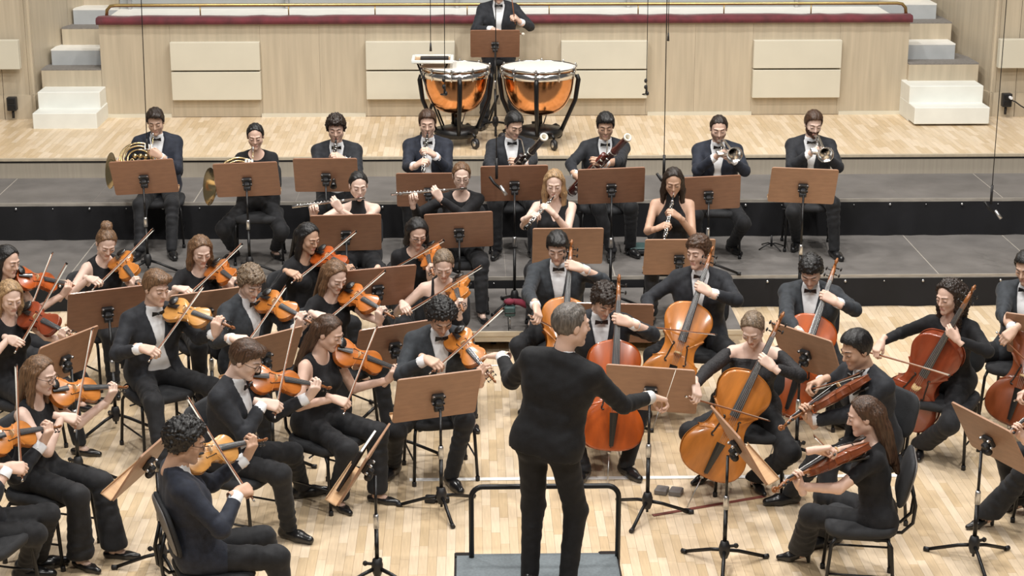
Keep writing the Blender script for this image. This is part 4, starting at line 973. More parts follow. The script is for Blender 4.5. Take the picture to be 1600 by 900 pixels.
def build_person(P, hands, name='person'):
    """hands: {1:(W, ydir, palm, pose, pole), -1:...}. Returns the root empty."""
    q = P.q; g = q.get; fem = P.fem; sc = P.sc; zf = P.zf
    root = thing('person', q['label'], 'person', (P.pel[0], P.pel[1], zf), group=None); o0 = A(P.pel[0], P.pel[1], zf)
    W, E = {}, {}
    for s in (1, -1):
        W[s] = A(hands[s][0]); E[s] = two_bone(P.S[s], W[s], P.L1, P.L2, hands[s][4])
    # legs
    hipj = {s: P.pel + P.l * s * .085 * sc + A(0, 0, -.02) for s in (1, -1)}; ank, kn, fd = {}, {}, {}
    for i, s in enumerate((1, -1)):
        if g('feet'): fp = PZ(*g('feet')[i], zf)
        elif g('stand'): fp = P.pel + P.l * s * g('stance', .13) + P.f * .02
        else: fp = P.pel + P.f * (g('reach', .44) + (.05 if s > 0 else -.04)) + P.l * s * g('knees', .17)
        fp = A(fp[0], fp[1], zf)
        v = fp - A(hipj[s][0], hipj[s][1], zf); lim = .62 * sc if not g('stand') else .3
        if np.linalg.norm(v) > lim: fp = A(hipj[s][0], hipj[s][1], zf) + nrm(v) * lim
        ank[s] = fp + A(0, 0, .095); pole = P.f * 1.0 + UP * (.9 if not g('stand') else 0) + P.l * s * g('kspread', .25)
        kn[s] = two_bone(hipj[s], ank[s], .43 * sc, .42 * sc, pole)
        d = A(*(kn[s] - hipj[s])[:2], 0); fd[s] = nrm(nrm(d) * .6 + P.f * .3 + P.l * s * .15) if np.linalg.norm(d) > .05 else nrm(P.f + P.l * s * .25)
    off = [0.0]
    def torso(F, o, low=True):
        T = P.T; k = .06
        if fem:
            if low: F.cap(T(-.085, -.01, -.49 * sc), T(.085, -.01, -.49 * sc), .105 + o, .105 + o, k)
            F.cap(T(-.045, 0, -.33), T(.045, 0, -.33), .092 + o, .092 + o, k); F.cap(T(-.062, 0, -.19), T(.062, 0, -.19), .094 + o, .094 + o, k)
            for s in (-1, 1): F.ell(T(s * .062, .075, -.185), (.055 + o, .055 + o, .055 + o), .035)
            F.cap(T(-.10, -.01, -.085), T(.10, -.01, -.085), .062 + o, .062 + o, k)
            for s in (-1, 1): F.cap(T(s * .02, -.025, -.005), T(s * P.sw * .93, -.012, -.055), .038 + o, .042 + o, .035)
        else:
            if low: F.cap(T(-.08, -.01, -.49 * sc), T(.08, -.01, -.49 * sc), .112 + o, .112 + o, k)
            F.cap(T(-.065, .005, -.34), T(.065, .005, -.34), .110 + o, .110 + o, k); F.cap(T(-.085, .005, -.18), T(.085, .005, -.18), .112 + o, .112 + o, k)
            F.cap(T(-.115, -.01, -.09), T(.115, -.01, -.09), .075 + o, .075 + o, k)
            for s in (-1, 1): F.cap(T(s * .03, -.03, .0), T(s * P.sw * .95, -.012, -.05), .045 + o, .052 + o, .035)
    r = (.042, .036, .026) if fem else (.050, .043, .031)
    def arms(F, o, upto=1.0, ks=.03, endback=0.0, sleeve=1.0, fold=0, start=0.0):
        for s in (1, -1):
            e2 = P.S[s] + (E[s] - P.S[s]) * min(upto / .5, 1) if upto < .5 else E[s]
            F.cap(P.S[s] + (E[s] - P.S[s]) * start, e2, r[0] + o, r[1] + o * sleeve, ks, fold if upto > .5 else 0, 1.0, .4)
            if upto > .5:
                d = nrm(W[s] - E[s]); F.cap(E[s], W[s] - d * endback, r[1] + o * sleeve, r[2] + o * sleeve, .012, fold, .05, .4)
    pts = [P.S[1], P.S[-1], E[1], E[-1], W[1], W[-1], P.pel, P.N]; lo = np.min(pts, 0) - .2; hi = np.max(pts, 0) + .2
    def wr(F, amp):
        X, Y, Z = F.grid(); F.D += (amp * np.sin(46 * X + 3.1 * np.sin(21 * Z + 9 * Y)) * np.sin(38 * Y + 2.7 * np.sin(23 * Z)) + amp * .9 * np.sin(58 * Z + 3 * np.sin(17 * X) + 3 * np.sin(19 * Y)) * .6).astype(np.float32)
    def loc(F):
        X, Y, Z = F.grid(); dx, dy, dz = X - P.N[0], Y - P.N[1], Z - P.N[2]
        return [dx * v[0] + dy * v[1] + dz * v[2] for v in (P.tl, P.tf, P.tu)]
    def fin(nm, F, m, extra=None):
        V, Fa = F.nets()
        if not len(Fa): return None
        return link(nm, raw_mesh(nm, V - o0, Fa, m), root)
    # ---- body (skin): torso, arms, neck, head, hands in one mesh
    F = Field(np.minimum(lo, P.N - .2), np.maximum(hi, P.N + .2), .0165); torso(F, -.006); arms(F, -.001 if g('top', '') not in ('jacket',) else -.006)
    F.cap(P.N + P.tu * -.03, P.H - P.hu * .07 - P.hf * .02, .055 if not fem else .045, .052 if not fem else .042, .03)
    V0, F0 = F.nets(); VV = [V0]; FF = [F0.tolist()]; MI = [np.zeros(len(F0), int)]; n = len(V0)
    Vh, Fh, mh, jaw, Vx, Fx, mx_ = HEADS[fem]; Rm = np.stack([-P.hl, P.hf, P.hu], 1) * (sc * 1.02)
    mh = mh.copy(); 
    if g('beard'): mh[jaw] = 5
    VV.append(Vh @ Rm.T + P.H); FF.append((Fh + n).tolist()); MI.append(mh); n += len(Vh)
    VV.append(Vx @ Rm.T + P.H); FF.append([[i + n for i in fc] for fc in Fx]); MI.append(mx_); n += len(Vx)
    for s in (1, -1):
        Vp, Fp = HANDS[hands[s][3]]; Vp = Vp.copy(); Fp = Fp.copy()
        if s == 1: Vp[:, 0] *= -1; Fp = Fp[:, ::-1]
        fm = hand_frame(W[s], hands[s][1], hands[s][2]); VV.append((Vp * (.93 if fem else 1.04)) @ fm[:3, :3].T + fm[:3, 3]); FF.append((Fp + n).tolist()); MI.append(np.zeros(len(Fp), int)); n += len(Vp)
    if fem and g('legs', 'trousers'):
        b = MB()
        for s in (1, -1): b.tube([ank[s] + (kn[s] - ank[s]) * .35, ank[s] + A(0, 0, .0), ank[s] - A(0, 0, .055) - fd[s] * .01], [.042, .034, .030], 10); b.tube([ank[s] - A(0, 0, .03), ank[s] - A(0, 0, .062) + fd[s] * .06], [.030, .024], 8)
        VV.append(np.concatenate(b.v)); FF.append([[i + n for i in fc] for fc in b.f]); MI.append(np.zeros(len(b.f), int)); n += len(VV[-1])
    hm = HAIR[g('haircol', 'dark')]
    me = raw_mesh('body', np.concatenate(VV) - o0, [f for L in FF for f in L], [SKIN[g('skin', 'light')], M['lip'], M['eyewhite'], M['iris'], hm, M[g('beard')] if g('beard') else M['stubble']], np.concatenate(MI)); link('body', me, root)
    # ---- hair
    fmx = np.eye(4); fmx[:3, :3] = np.stack([-P.hl, P.hf, P.hu], 1) * (sc * 1.02); fmx[:3, 3] = P.H - o0
    ho = link('hair', hair_for(g('hair', 'short')), root, fmx); ho.material_slots[0].link = 'OBJECT'; ho.material_slots[0].material = hm
    if g('glasses'):
        b = MB()
        for s in (-1, 1):
            b.tube([(s * .033 + .023 * math.cos(t * PI / 8), .101 - .006 * abs(math.cos(t * PI / 8)) * (1 if s * math.cos(t * PI / 8) > 0 else 0), .004 + .019 * math.sin(t * PI / 8)) for t in range(16)], .0017, 5, closed=True)
            b.tube([(s * .056, .094, .009), (s * .076, .06, .012), (s * .082, -.01, .010)], .0016, 5)
        b.tube([(-.010, .103, .008), (0, .106, .011), (.010, .103, .008)], .0016, 5)
        link('glasses', b.mesh('glasses', M['glass']), root, fmx)
    # ---- upper clothing
    top = g('top', 'jacket' if not fem else 'long')
    jm = M[g('jm', 'jacket')]
    if top == 'jacket':
        F = Field(lo, hi + .03, .0145); torso(F, .016); arms(F, .0095, 1.0, .035, .055, 1.0, .0038)
        if g('stand'):
            for s in (1, -1): F.cap(P.T(s * .08, -.02, -.48), P.T(s * .085, -.025, -.62), .125, .118, .05)
        else:
            for s in (1, -1): F.cap(P.T(s * .085, -.015, -.45), hipj[s] + (kn[s] - hipj[s]) * .22, .115, .10, .04)
        wr(F, .0022); x, y, z = loc(F); op = g('open', .06); w_ = .008 + .062 * np.clip((z + .30) / .30, 0, 1) + op * np.clip((-.20 - z) / .25, 0, 1)
        gg = np.maximum(np.maximum(np.abs(x) - w_, .02 - y), np.maximum(-.56 - z, z - .06))
        lap = np.clip(1 - np.abs(np.abs(x) - w_ - .028) / .03, 0, 1) * (y > .03) * (z > -.26); F.D -= (.007 * np.minimum(lap * 3, 1)).astype(np.float32)
        F.cut(-gg); F.cut(z - .052 + 0 * x); F.cut(-.62 - z if not g('stand') else g('hem', -.56) - z); fin('jacket', F, jm)
        F = Field(lo, hi, .017); torso(F, .004); F.cap(P.N - P.tu * .02, P.N + P.tu * .045 + P.tf * .004, .064, .060, .02); x, y, z = loc(F); F.cut(np.maximum(-.52 - z, -.015 - y) if False else np.maximum(-.52 - z, (-.03 - y) * (z < -.02) + (-1) * (z >= -.02))); F.cut(z - .052 - .25 * np.maximum(-y, 0)); fin('shirt', F, M['shirt'])
        for s in (1, -1):
            d = nrm(W[s] - E[s]); b = MB(); b.tube([W[s] - d * .06 - o0, W[s] - d * .005 - o0, W[s] - d * .004 - o0, W[s] - d * .03 - o0], [r[2] + .010, r[2] + .008, r[2] + .002, r[2]], 12, caps=False); part('shirt_cuff', b, M['shirt'], root)
        if g('tie', True):
            b = MB(); c = P.T(0, .085, .008) - o0; R = np.stack([P.tl, P.tf, P.tu], 1)
            for s in (-1, 1): b.add((A([(0, 0, .006), (s * .044, .002, .018), (s * .047, .002, -.016), (0, 0, -.006), (0, .012, .006), (s * .044, .012, .018), (s * .047, .012, -.016), (0, .012, -.006)]) @ R.T) + c, [[0, 1, 2, 3], [7, 6, 5, 4], [0, 4, 5, 1], [1, 5, 6, 2], [2, 6, 7, 3], [3, 7, 4, 0]])
            b.ball(c + P.tf * .012, .011, None, 0, 8, 5); part('bow_tie', b, M['satin'], root)
        if g('pocket'):
            b = MB(); c = P.T(.10, .118, -.12) - o0; R = np.stack([P.tl, P.tf, P.tu], 1); b.add(A([(-.03, .0, 0), (.03, -.01, 0), (.035, -.005, .05), (0, .002, .03), (-.02, .006, .065), (-.03, .012, .0), (.03, .004, 0), (.035, .007, .05), (0, .014, .03), (-.02, .018, .065)]) @ R.T + c, [[0, 1, 2, 3, 4], [9, 8, 7, 6, 5]]); part('pocket_square', b, M['shirt'], root)
    else:
        F = Field(lo, hi + .03, .0145); torso(F, .007)
        sl = {'long': 1.0, 'lace': 1.0, 'short': .30, 'cap': .22}.get(top, 0)
        if g('neck') == 'off':
            F.cut(loc(F)[2] + .075); arms(F, .010, sl, .03, .03, .9, .0025, .18); xx, yy, zz = loc(F); F.cut(np.where(np.abs(xx) < P.sw + .005, zz + .070, -1.0))
        elif sl: arms(F, .008, sl, .03, .03, .9, .0025)
        for s in (1, -1):
            if not g('stand'): F.cap(P.T(s * .085, -.01, -.47), hipj[s] + (kn[s] - hipj[s]) * .15, .110, .095, .04)
        wr(F, .0018); x, y, z = loc(F)
        nk = g('neck', 'round')
        if nk == 'round': F.cut(.085 - np.sqrt(x * x + (y - .035) ** 2 + (z - .02) ** 2))
        elif nk == 'v': F.cut(-np.maximum(np.abs(x) - np.clip((z + .17) * .45, 0, .2), np.maximum(.0 - y, -.3 - z))); F.cut(.06 - np.sqrt(x * x + y * y + (z - .03) ** 2))
        elif nk == 'strap': F.cut(np.where(np.abs(np.abs(x) - .085) < .014, z - .03, z + .105))
        if top == 'sleeveless' : F.cut(np.abs(x) - (P.sw - .028 + .25 * np.clip(-.12 - z, 0, 1)))
        if top == 'halter': F.cut(np.abs(x) - (.055 + np.clip(-.03 - z, 0, .18) * .62 + np.clip(-.16 - z, 0, 1) * 3)); F.cap(P.N - P.tu * .0, P.N + P.tu * .05 + P.tf * .008, .052, .050, .02); F.cap(P.T(0, .035, -.13), P.T(0, .018, .015), .072, .048, .02)
        fin('top', F, M['lace'] if top == 'lace' else jm if g('jm') else M['knit'])
    # ---- trousers and shoes
    pl = [hipj[1], hipj[-1], kn[1], kn[-1], ank[1], ank[-1]]; F = Field(np.min(pl, 0) - .16, np.max(pl, 0) + .16, .0155)
    F.cap(hipj[1] + A(0, 0, .03), hipj[-1] + A(0, 0, .03), .118, .118, .04); fl = g('flare', .0)
    for s in (1, -1):
        F.cap(hipj[s], kn[s], .090, .068, .03, .0045 if not g('stand') else .0015, 1.0 if s > 0 else .9, .35); F.cap(kn[s], ank[s] - A(0, 0, .02), .066, .052 + fl, .035, .005 if not g('stand') else .0025, .1 if s > 0 else .95, .45)
    wr(F, .0022); Z = F.grid()[2]; F.cut((zf + (.062 if not fem else .075)) - Z + 0 * F.D); fin('trousers', F, M[g('tm', 'trouser')])
    for s in (1, -1):
        y = fd[s]; x = np.cross(y, UP); kd = g('shoe', 'oxford' if not fem else 'flat'); m_ = frame(ank[s] - A(0, 0, .095) - o0, x * sc, y * sc, UP * sc); link('shoe', SHOES[kd], root, m_)
    P.E, P.W, P.kn, P.ank = E, W, kn, ank
    return root
# ================================================================ THE PLAYERS
def seat_for(P, who, grp='black orchestra chairs'):
    y = nrm(A(P.f[0], P.f[1], 0)); x = np.cross(y, UP)
    back = P.q.get('chairback', .09)
    CHAIR.place('orchestra_chair', 'black padded chair under the ' + who, 'chair', frame(A(P.pel[0], P.pel[1], P.zf) + y * back, x, y, UP), grp)
def fiddle_frame(tail, d, roll, up=UP):
    d = nrm(d); x = nrm(np.cross(d, up)); z = np.cross(x, d); c, s_ = math.cos(roll), math.sin(roll); z2 = z * c + x * s_; x2 = np.cross(d, z2); return x2, d, z2
def bow_pose(Cp, axis, zdir, frog_px, tip_px, L):
    c2 = A(proj(Cp)[:2]); la = np.linalg.norm(A(frog_px) - c2); lb = np.linalg.norm(A(tip_px) - c2); a = min(max(L * la / (la + lb + 1e-6), .06), L - .05)
    q = ray_sphere(frog_px, Cp, a); fr = min(q, key=lambda p: abs(nrm(p - Cp) @ axis) + 1.2 * abs(nrm(p - Cp) @ zdir))
    by = nrm(Cp - fr); by = nrm(by - axis * (by @ axis) * .35 - zdir * (by @ zdir) * .45); fr = Cp - by * a
    bz = nrm(zdir - by * (zdir @ by)); bx = np.cross(by, bz); return fr, bx, by, bz
def bow_hand(fr, bx, by, bz, P):
    st = fr + by * .045 + bz * .018; n = -(bz * .45 + UP * .55); n = nrm(n - by * (n @ by)); y = np.cross(n, by); 
    if y @ P.f < -.3 and False: y = -y
    return st - y * .095 - n * .032, y, n
def play_violin(q, scroll, frog, tip, varn, kind='violin'):
    P = Person(q); T, nm = (VIOLIN, 'violin') if kind == 'violin' else (VIOLA, 'viola'); u = 1.0 if kind == 'violin' else 1.15
    tail = P.T(.085, .045, .035) + P.hf * .01; tail[2] = max(tail[2], P.N[2] + .015)
    if q.get('tail'): 
        tq = ray_sphere(q['tail'], P.N, .13); tail = min(tq, key=lambda p: np.linalg.norm(p - tail)); 
    nom = nrm(P.f * .75 + P.l * .65 - UP * .1); Lt = .60 * u
    c = ray_sphere(scroll, tail, Lt); sp = max(c, key=lambda p: nrm(p - tail) @ nom); d = nrm(sp - tail)
    roll = math.radians(q.get('roll', 44 if q['a'] > 50 else 30)); x, y, z = fiddle_frame(tail, d, roll); mx = frame(tail, x, y, z)
    who = q['who']; place_fiddle(T, nm, nm, '%s %s held under the chin of the %s' % (VN[varn], nm, who), mx, varn, nm + 's being played')
    Cp = tail + y * .205 * u + z * .048 * u; fr, bx, by, bz = bow_pose(Cp, y, z, frog, tip, .70)
    BOW.place('bow', 'wooden bow in the right hand of the ' + who, 'bow', frame(fr, bx, by, bz), 'violin and viola bows')
    nk = tail + y * q.get('nk', .455) * u + z * .002; hy = nrm(z * .80 - x * .25 + y * .10); Wl = nk + x * .034 - hy * .078 - y * .0
    Wr, yr, nr_ = bow_hand(fr, bx, by, bz, P)
    hands = {1: (Wl, hy, -x + z * .25, 'neck', -UP + P.f * .25 + P.l * .25), -1: (Wr, yr, nr_, 'grip', -UP * .75 - P.l * .75 - P.f * .1)}
    root = build_person(P, hands)
    if q.get('chair', True): seat_for(P, who)
    return P
def play_cello(q, pin, scroll, frog, tip, varn, ly=.93, roll=0, fwd=.10, cy=.455):
    q.setdefault('kspread', 1.0); P = Person(q); E = PZ(*pin, P.zf); K = P.H + P.l * .13 + P.f * fwd; r = nrm(ray(*scroll)); tt = (K - C0) @ r
    f2 = nrm(rotz(math.radians(roll)) @ P.f); chest = P.T(0, .125, -.22)
    for it in range(16):
        Sx = C0 + r * tt; y = nrm(Sx - E); z = nrm(f2 - y * (f2 @ y)); o = Sx - y * 1.215 + z * .02; clear = -.115 - (chest - o) @ z
        if clear > -.01: break
        tt -= .03
    x = np.cross(y, z); who = q['who']; pl = max(.08, (o - E) @ y)
    t = place_fiddle(CELLO, 'cello', 'cello', '%s cello held between the knees of the %s' % (VN[varn], who), frame(o, x, y, z), varn, 'cellos being played')
    b = MB(); b.tube([(0, -.02, -.0575), (0, -pl, -.0575)], .0045, 6); part('endpin', b, M['dullsteel'], t)
    Cp = o + y * cy + z * .125; fr, bx, by, bz = bow_pose(Cp, y, z, frog, tip, .67)
    CBOW.place('bow', 'cello bow drawn across the strings by the ' + who, 'bow', frame(fr, bx, by, bz), 'cello bows')
    hp_ = o + y * ly + z * .045; hy = nrm(-x + y * .25 - z * .1); Wl = hp_ + x * .085 + z * .035; Wr, yr, nr_ = bow_hand(fr, bx, by, bz, P)
    hands = {1: (Wl, hy, -z - x * .1, 'neck', P.l * .9 - UP * .45), -1: (Wr, yr, nr_, 'grip', -P.l * .9 - UP * .5)}
    build_person(P, hands); seat_for(P, who); return P
VN = dict(orange='orange-brown', red='dark red', amber='amber', brown='dark brown', gold='golden brown', redorange='reddish orange')
def wind_hands(P, pl, pr, ax, spread=.0, pose='grip', elb=.5):
    out = {}
    for s, p in ((1, pl), (-1, pr)):
        inn = -P.l * s; y = nrm(inn * .62 + P.f * .35 + UP * .45); y = nrm(y - ax * (y @ ax) * .7); n = nrm(np.cross(ax, y)); n = n if n @ (inn * .5 - P.f * .7) > 0 else -n
        out[s] = (p - y * .085 - n * .03, y, n, pose, P.l * s * elb - UP * 1.0 - P.f * .2)
    return out
def axis_frame(o, zax, yhint):
    z = nrm(zax); y = nrm(yhint - z * (yhint @ z)); return frame(o, np.cross(y, z), y, z)

def play_stick(q, T, name, label, L, end, h1, h2, prefer='near', group=None):
    """clarinet or oboe: from the mouth down to the pixel of its bell"""
    P = Person(q); m = P.mouth(.115); c = ray_sphere(end, m, L); e = c[0] if prefer == 'near' else c[1]; z = nrm(e - m)
    T.place(name, label, name, axis_frame(m, z, P.f + UP * .3), group)
    build_person(P, wind_hands(P, m + z * L * h1, m + z * L * h2, z)); seat_for(P, q['who']); return P
def play_flute(q, end, label):
    P = Person(q); m = P.mouth(.112, -.066); c = ray_sphere(end, m, .62); nom = nrm(-P.l + P.f * .25 - UP * .1); e = max(c, key=lambda p: nrm(p - m) @ nom); z = nrm(e - m)
    FLUTE.place('flute', label, 'flute', axis_frame(m, z, UP), 'silver flutes')
    pl, pr = m + z * .24, m + z * .45; yl = nrm(UP * .75 - P.l * .5 + P.f * .1); nl = nrm(-P.f + z * .1); yr = nrm(UP * .8 - P.l * .1 - P.f * .35); nrr = nrm(P.f)
    hands = {1: (pl + P.f * .035 - yl * .075, yl, nl, 'grip', P.l * .5 - UP + P.f * .5), -1: (pr - P.f * .02 - yr * .085 - UP * .01, nrm(UP * .9 + P.f * .3), P.f * 1.0 - z * .2, 'grip', -P.l * .8 - UP * .7)}
    build_person(P, hands); seat_for(P, q['who']); return P
def play_bassoon(q, T, top, boot, label):
    P = Person(q); B = P.pel - P.l * .26 + P.f * .20 + UP * -.06
    if boot: B = ray_sphere(boot, P.pel + P.f * .1, .42)[0]
    c = ray_sphere(top, B, 1.29); nom = P.T(.3, .25, .1); e = c[0]; z = nrm(e - B); fm = axis_frame(B, z, -P.f)
    # keys face away from the player (+y = towards the player)
    t = T.place('bassoon', label, 'bassoon', fm, 'bassoons of the back row'); inv = np.linalg.inv(fm); m = P.mouth(.105)
    lm = (inv @ np.append(m, 1))[:3]; s0 = A(-.017, 0, .85); b = MB(); pth = catmull([s0, s0 + A(0, .0, .05), s0 * .6 + lm * .4 + A(-.02, .05, .05), lm * .85 + s0 * .15 + A(0, 0, .02), lm], 6); b.tube(pth, [.006 - .003 * k / len(pth) for k in range(len(pth))], 7); part('crook', b, M['silver'], t)
    pl, pr = B + z * .72, B + z * .24; hands = {1: (pl + P.l * .05 - z * .05 - P.f * .02, nrm(-P.l * .6 + P.f * .5 + UP * .3), nrm(-P.l * .6 - P.f * .2), 'grip', P.l * .8 - UP * .7), -1: (pr - P.l * .05 - P.f * .04 + UP * .05, nrm(P.l * .4 + P.f * .4 - UP * .5), nrm(P.l), 'grip', -P.l * 1.0 - P.f * .6 - UP * .1)}
    build_person(P, hands); seat_for(P, q['who']); return P
def play_horn(q, label):
    P = Person(q); m = P.mouth(.14, -.066); y = nrm(UP * .93 - P.f * .38 + P.l * .05); x = nrm(P.l - y * (P.l @ y)); z = np.cross(x, y)
    HORN.place('french_horn', label, 'french horn', frame(m - y * .015 - x * .02, x * 1.22, y * 1.12, z * 1.22), 'french horns')
    v = m + x * -.02 + y * -.16; bell = m + x * -.33 + y * -.33
    hands = {1: (v + P.l * .075 - UP * .035 + P.f * .05, nrm(-P.l * .8 + UP * .4), nrm(-P.f), 'grip', P.l * .45 - UP * 1.0), -1: (bell + x * .0 - P.f * .10 + y * .05, nrm(P.f * .5 - UP * .3 - P.l * .2), nrm(P.l), 'relaxed', -P.l * .5 - UP * 1.0 - P.f * .3)}
    build_person(P, hands); seat_for(P, q['who']); return P
def play_trumpet(q, bell, label):
    P = Person(q); m = P.mouth(.112); e = ray_sphere(bell, m, .56)[0]; z = nrm(e - m); fm = axis_frame(m, z, UP); o = m + fm[:3, 1] * .062; fm[:3, :3] *= 1.25; fm[:3, 3] = o
    TRUMPET.place('trumpet', label, 'trumpet', fm, 'silver trumpets'); v = o + z * .27 - fm[:3, 1] * .10
    hands = {1: (v + P.l * .07 - z * .04 - UP * .04, nrm(-P.l * .45 + z * .5 + UP * .5), nrm(-P.l), 'fist', P.l * .6 - UP * .8), -1: (v - P.l * .075 - z * .06 - UP * .03, nrm(P.l * .5 + UP * .6 + z * .3), nrm(P.l * .6 - UP * .5 + z * .3), 'grip', -P.l * .6 - UP * .8)}
    build_person(P, hands); seat_for(P, q['who']); return P

def d(label, who, head, a, **k): k.update(label=label, who=who, head=head, a=a); return k
# ---- back row on the lower long riser
play_horn(d('man with thick dark hair playing a horn, leftmost of the back row', 'leftmost horn player', (243, 190), 4, zf=Z1, hp=20, haircol='dark', hair='quiff', skin='olive', feet=[(269, 405), (217, 405)], jm='jacketnavy'), 'brass french horn held by the leftmost man of the back row')
play_horn(d('woman with tied back black hair playing a horn in the back row', 'woman horn player', (399, 213), 4, zf=Z1, sex='f', hp=16, haircol='black', hair='lowbun', skin='light', top='long', feet=[(430, 402), (366, 402)]), 'brass french horn held by the woman of the back row')
play_stick(d('man with curly dark hair and white pocket square in the back row', 'curly clarinet player with pocket square', (525, 201), 2, zf=Z1, hp=14, haircol='dark', hair='curly', skin='light', pocket=True), CLARINET, 'clarinet', 'black clarinet of the man with the white pocket square', .62, (521, 292), .38, .66, group='clarinets')
play_stick(d('man with short brown hair playing a clarinet in the back row', 'brown haired clarinet player', (668, 193), 0, zf=Z1, hp=10, haircol='brown', hair='short', skin='light', jm='jacketnavy'), CLARINET, 'clarinet', 'black clarinet with silver keys of the brown haired man', .62, (660, 282), .40, .64, group='clarinets')
play_bassoon(d('man with black hair playing the dark bassoon in the back row', 'dark bassoon player', (803, 196), 4, zf=Z1, ha=22, hp=22, haircol='black', hair='short', skin='olive'), BASSOON_D, (846, 213), (770, 302), 'black-brown bassoon slanting up beside the kettledrums')
play_bassoon(d('man with black fringe playing the red bassoon in the back row', 'red bassoon player', (946, 197), -2, zf=Z1, hp=16, haircol='black', hair='side', skin='tan', feet=[(985, 398), (955, 404)]), BASSOON_R, (977, 213), (893, 300), 'red-brown bassoon slanting up to the right')
play_trumpet(d('man with short dark hair and stubble playing a trumpet', 'dark haired trumpet player', (1123, 201), -4, zf=Z1, hp=16, haircol='dark', hair='crop', skin='light', beard='stubble', feet=[(1143, 394), (1090, 398)], jm='jacketnavy', open=.08), (1145, 249), 'silver trumpet of the dark haired man, left of the two')
play_trumpet(d('bearded man playing a trumpet, rightmost of the back row', 'bearded trumpet player', (1271, 194), -6, zf=Z1, ha=4, hp=18, haircol='brown', hair='short', skin='pale', beard='beard', feet=[(1303, 402), (1245, 388)]), (1288, 248), 'silver trumpet of the bearded man, right of the two')
# ---- woodwinds in front, on the low centre riser
play_flute(d('woman with dark hair in a bun and halter top playing a flute', 'flute player in a halter top', (560, 290), 5, zf=ZM, sex='f', ha=12, hp=14, haircol='black', hair='bun', skin='pale', top='halter'), (458, 323), 'silver flute of the woman in the halter top')
play_flute(d('woman with glasses and tied hair playing a flute', 'flute player with glasses', (721, 275), 0, zf=ZM, sex='f', ha=4, hp=14, haircol='light', hair='pony', skin='pale', top='long', glasses=True), (613, 304), 'silver flute of the woman with glasses')
play_stick(d('blonde woman in a sleeveless V-neck top playing an oboe', 'blonde oboe player', (866, 287), -4, zf=ZM, sex='f', hp=16, haircol='blond', hair='long', skin='pale', top='sleeveless', neck='v'), OBOE, 'oboe', 'oboe with silver keys of the blonde woman', .56, (821, 357), .36, .64, group='oboes')
play_stick(d('woman with long dark hair and high-neck sleeveless top playing an oboe', 'dark haired oboe player', (1052, 284), -4, zf=ZM, sex='f', hp=20, haircol='dark', hair='long', skin='tan', top='halter'), OBOE, 'oboe', 'oboe with silver keys of the dark haired woman', .56, (1036, 386), .36, .62, group='oboes')
# ---- violins
play_violin(d('woman with black hair at the far left edge, upper of two', 'black haired violinist at the left edge', (12, 408), 62, sex='f', ha=60, hp=16, haircol='black', hair='long', skin='light', top='sleeveless', feet=[(165, 630), (140, 640)]), (128, 448), (22, 492), (84, 395), 'redorange')
play_violin(d('woman with hair pinned up in a sleeveless top, rear left violins', 'violinist with pinned up hair', (166, 380), 42, sex='f', ha=22, hp=32, hr=-6, haircol='light', hair='updo', skin='pale', top='sleeveless', lean=10), (222, 450), (157, 452), (240, 366), 'amber')
play_violin(d('woman with long fair brown hair and black top, rear violins', 'violinist with long fair brown hair', (314, 392), 30, sex='f', ha=24, hp=24, haircol='light', hair='long', skin='pale', top='short'), (378, 447), (300, 462), (373, 385), 'orange')
play_violin(d('woman with long black hair and long sleeves, rear violins', 'violinist with long black hair', (482, 372), 50, sex='f', ha=46, hp=18, haircol='black', hair='long', skin='tan', top='long'), (563, 427), (461, 438), (557, 366), 'redorange')
play_violin(d('woman with black bob and glasses, rear violins by the flute stand', 'violinist with black bob and glasses', (652, 364), 12, sex='f', ha=14, hp=26, haircol='black', hair='bob', skin='light', top='short', glasses=True), (676, 428), (588, 437), (684, 369), 'orange')
play_violin(d('woman with hair pulled back and bare shoulders, violins near the cellos', 'bare shouldered violinist', (693, 414), 4, sex='f', ha=2, hp=30, haircol='ash', hair='pony', skin='pale', top='strap', neck='strap'), (722, 484), (629, 497), (746, 407), 'amber')
play_violin(d('woman with fair brown hair and short sleeves, middle violins', 'violinist with short sleeves and fair brown hair', (524, 432), 42, sex='f', ha=36, hp=28, haircol='light', hair='long', skin='pale', top='short'), (616, 495), (505, 503), (600, 427), 'orange')
play_violin(d('man with curly ash hair in charcoal suit, middle violins', 'curly ash haired violinist', (392, 442), 46, ha=32, hp=30, haircol='ash', hair='curly', skin='pale', jm='jacketgrey'), (492, 506), (397, 537), (449, 456), 'amber')
play_violin(d('man with fair brown hair and open black suit, left violins', 'fair haired violinist in open black suit', (244, 450), 34, ha=46, hp=14, haircol='light', hair='side', skin='light', feet=[(330, 690), (255, 742)], open=.10, lean=8), (367, 511), (240, 566), (311, 443), 'gold', )
play_violin(d('blonde woman at the far left edge with red violin', 'blonde violinist at the left edge', (16, 464), 58, sex='f', ha=34, hp=22, haircol='blond', hair='long', skin='pale', top='cap'), (122, 528), (32, 552), (69, 397), 'red')
play_violin(d('smiling woman with glasses and long straight brown hair, front left', 'violinist with glasses and long straight hair', (64, 586), 72, sex='f', ha=68, hp=14, haircol='light', hair='long', skin='pale', top='sleeveless', glasses=True, feet=[(180, 872), (128, 888)], flare=.035, reach=.5), (202, 603), (99, 668), (106, 510), 'amber')
play_violin(d('man with brown hair and glasses leaning over his violin, front left', 'brown haired man with glasses', (384, 562), 66, ha=72, hp=26, haircol='brown', hair='side', skin='pale', glasses=True, feet=[(478, 775), (452, 842)], lean=10), (520, 605), (417, 648), (421, 493), 'orange')
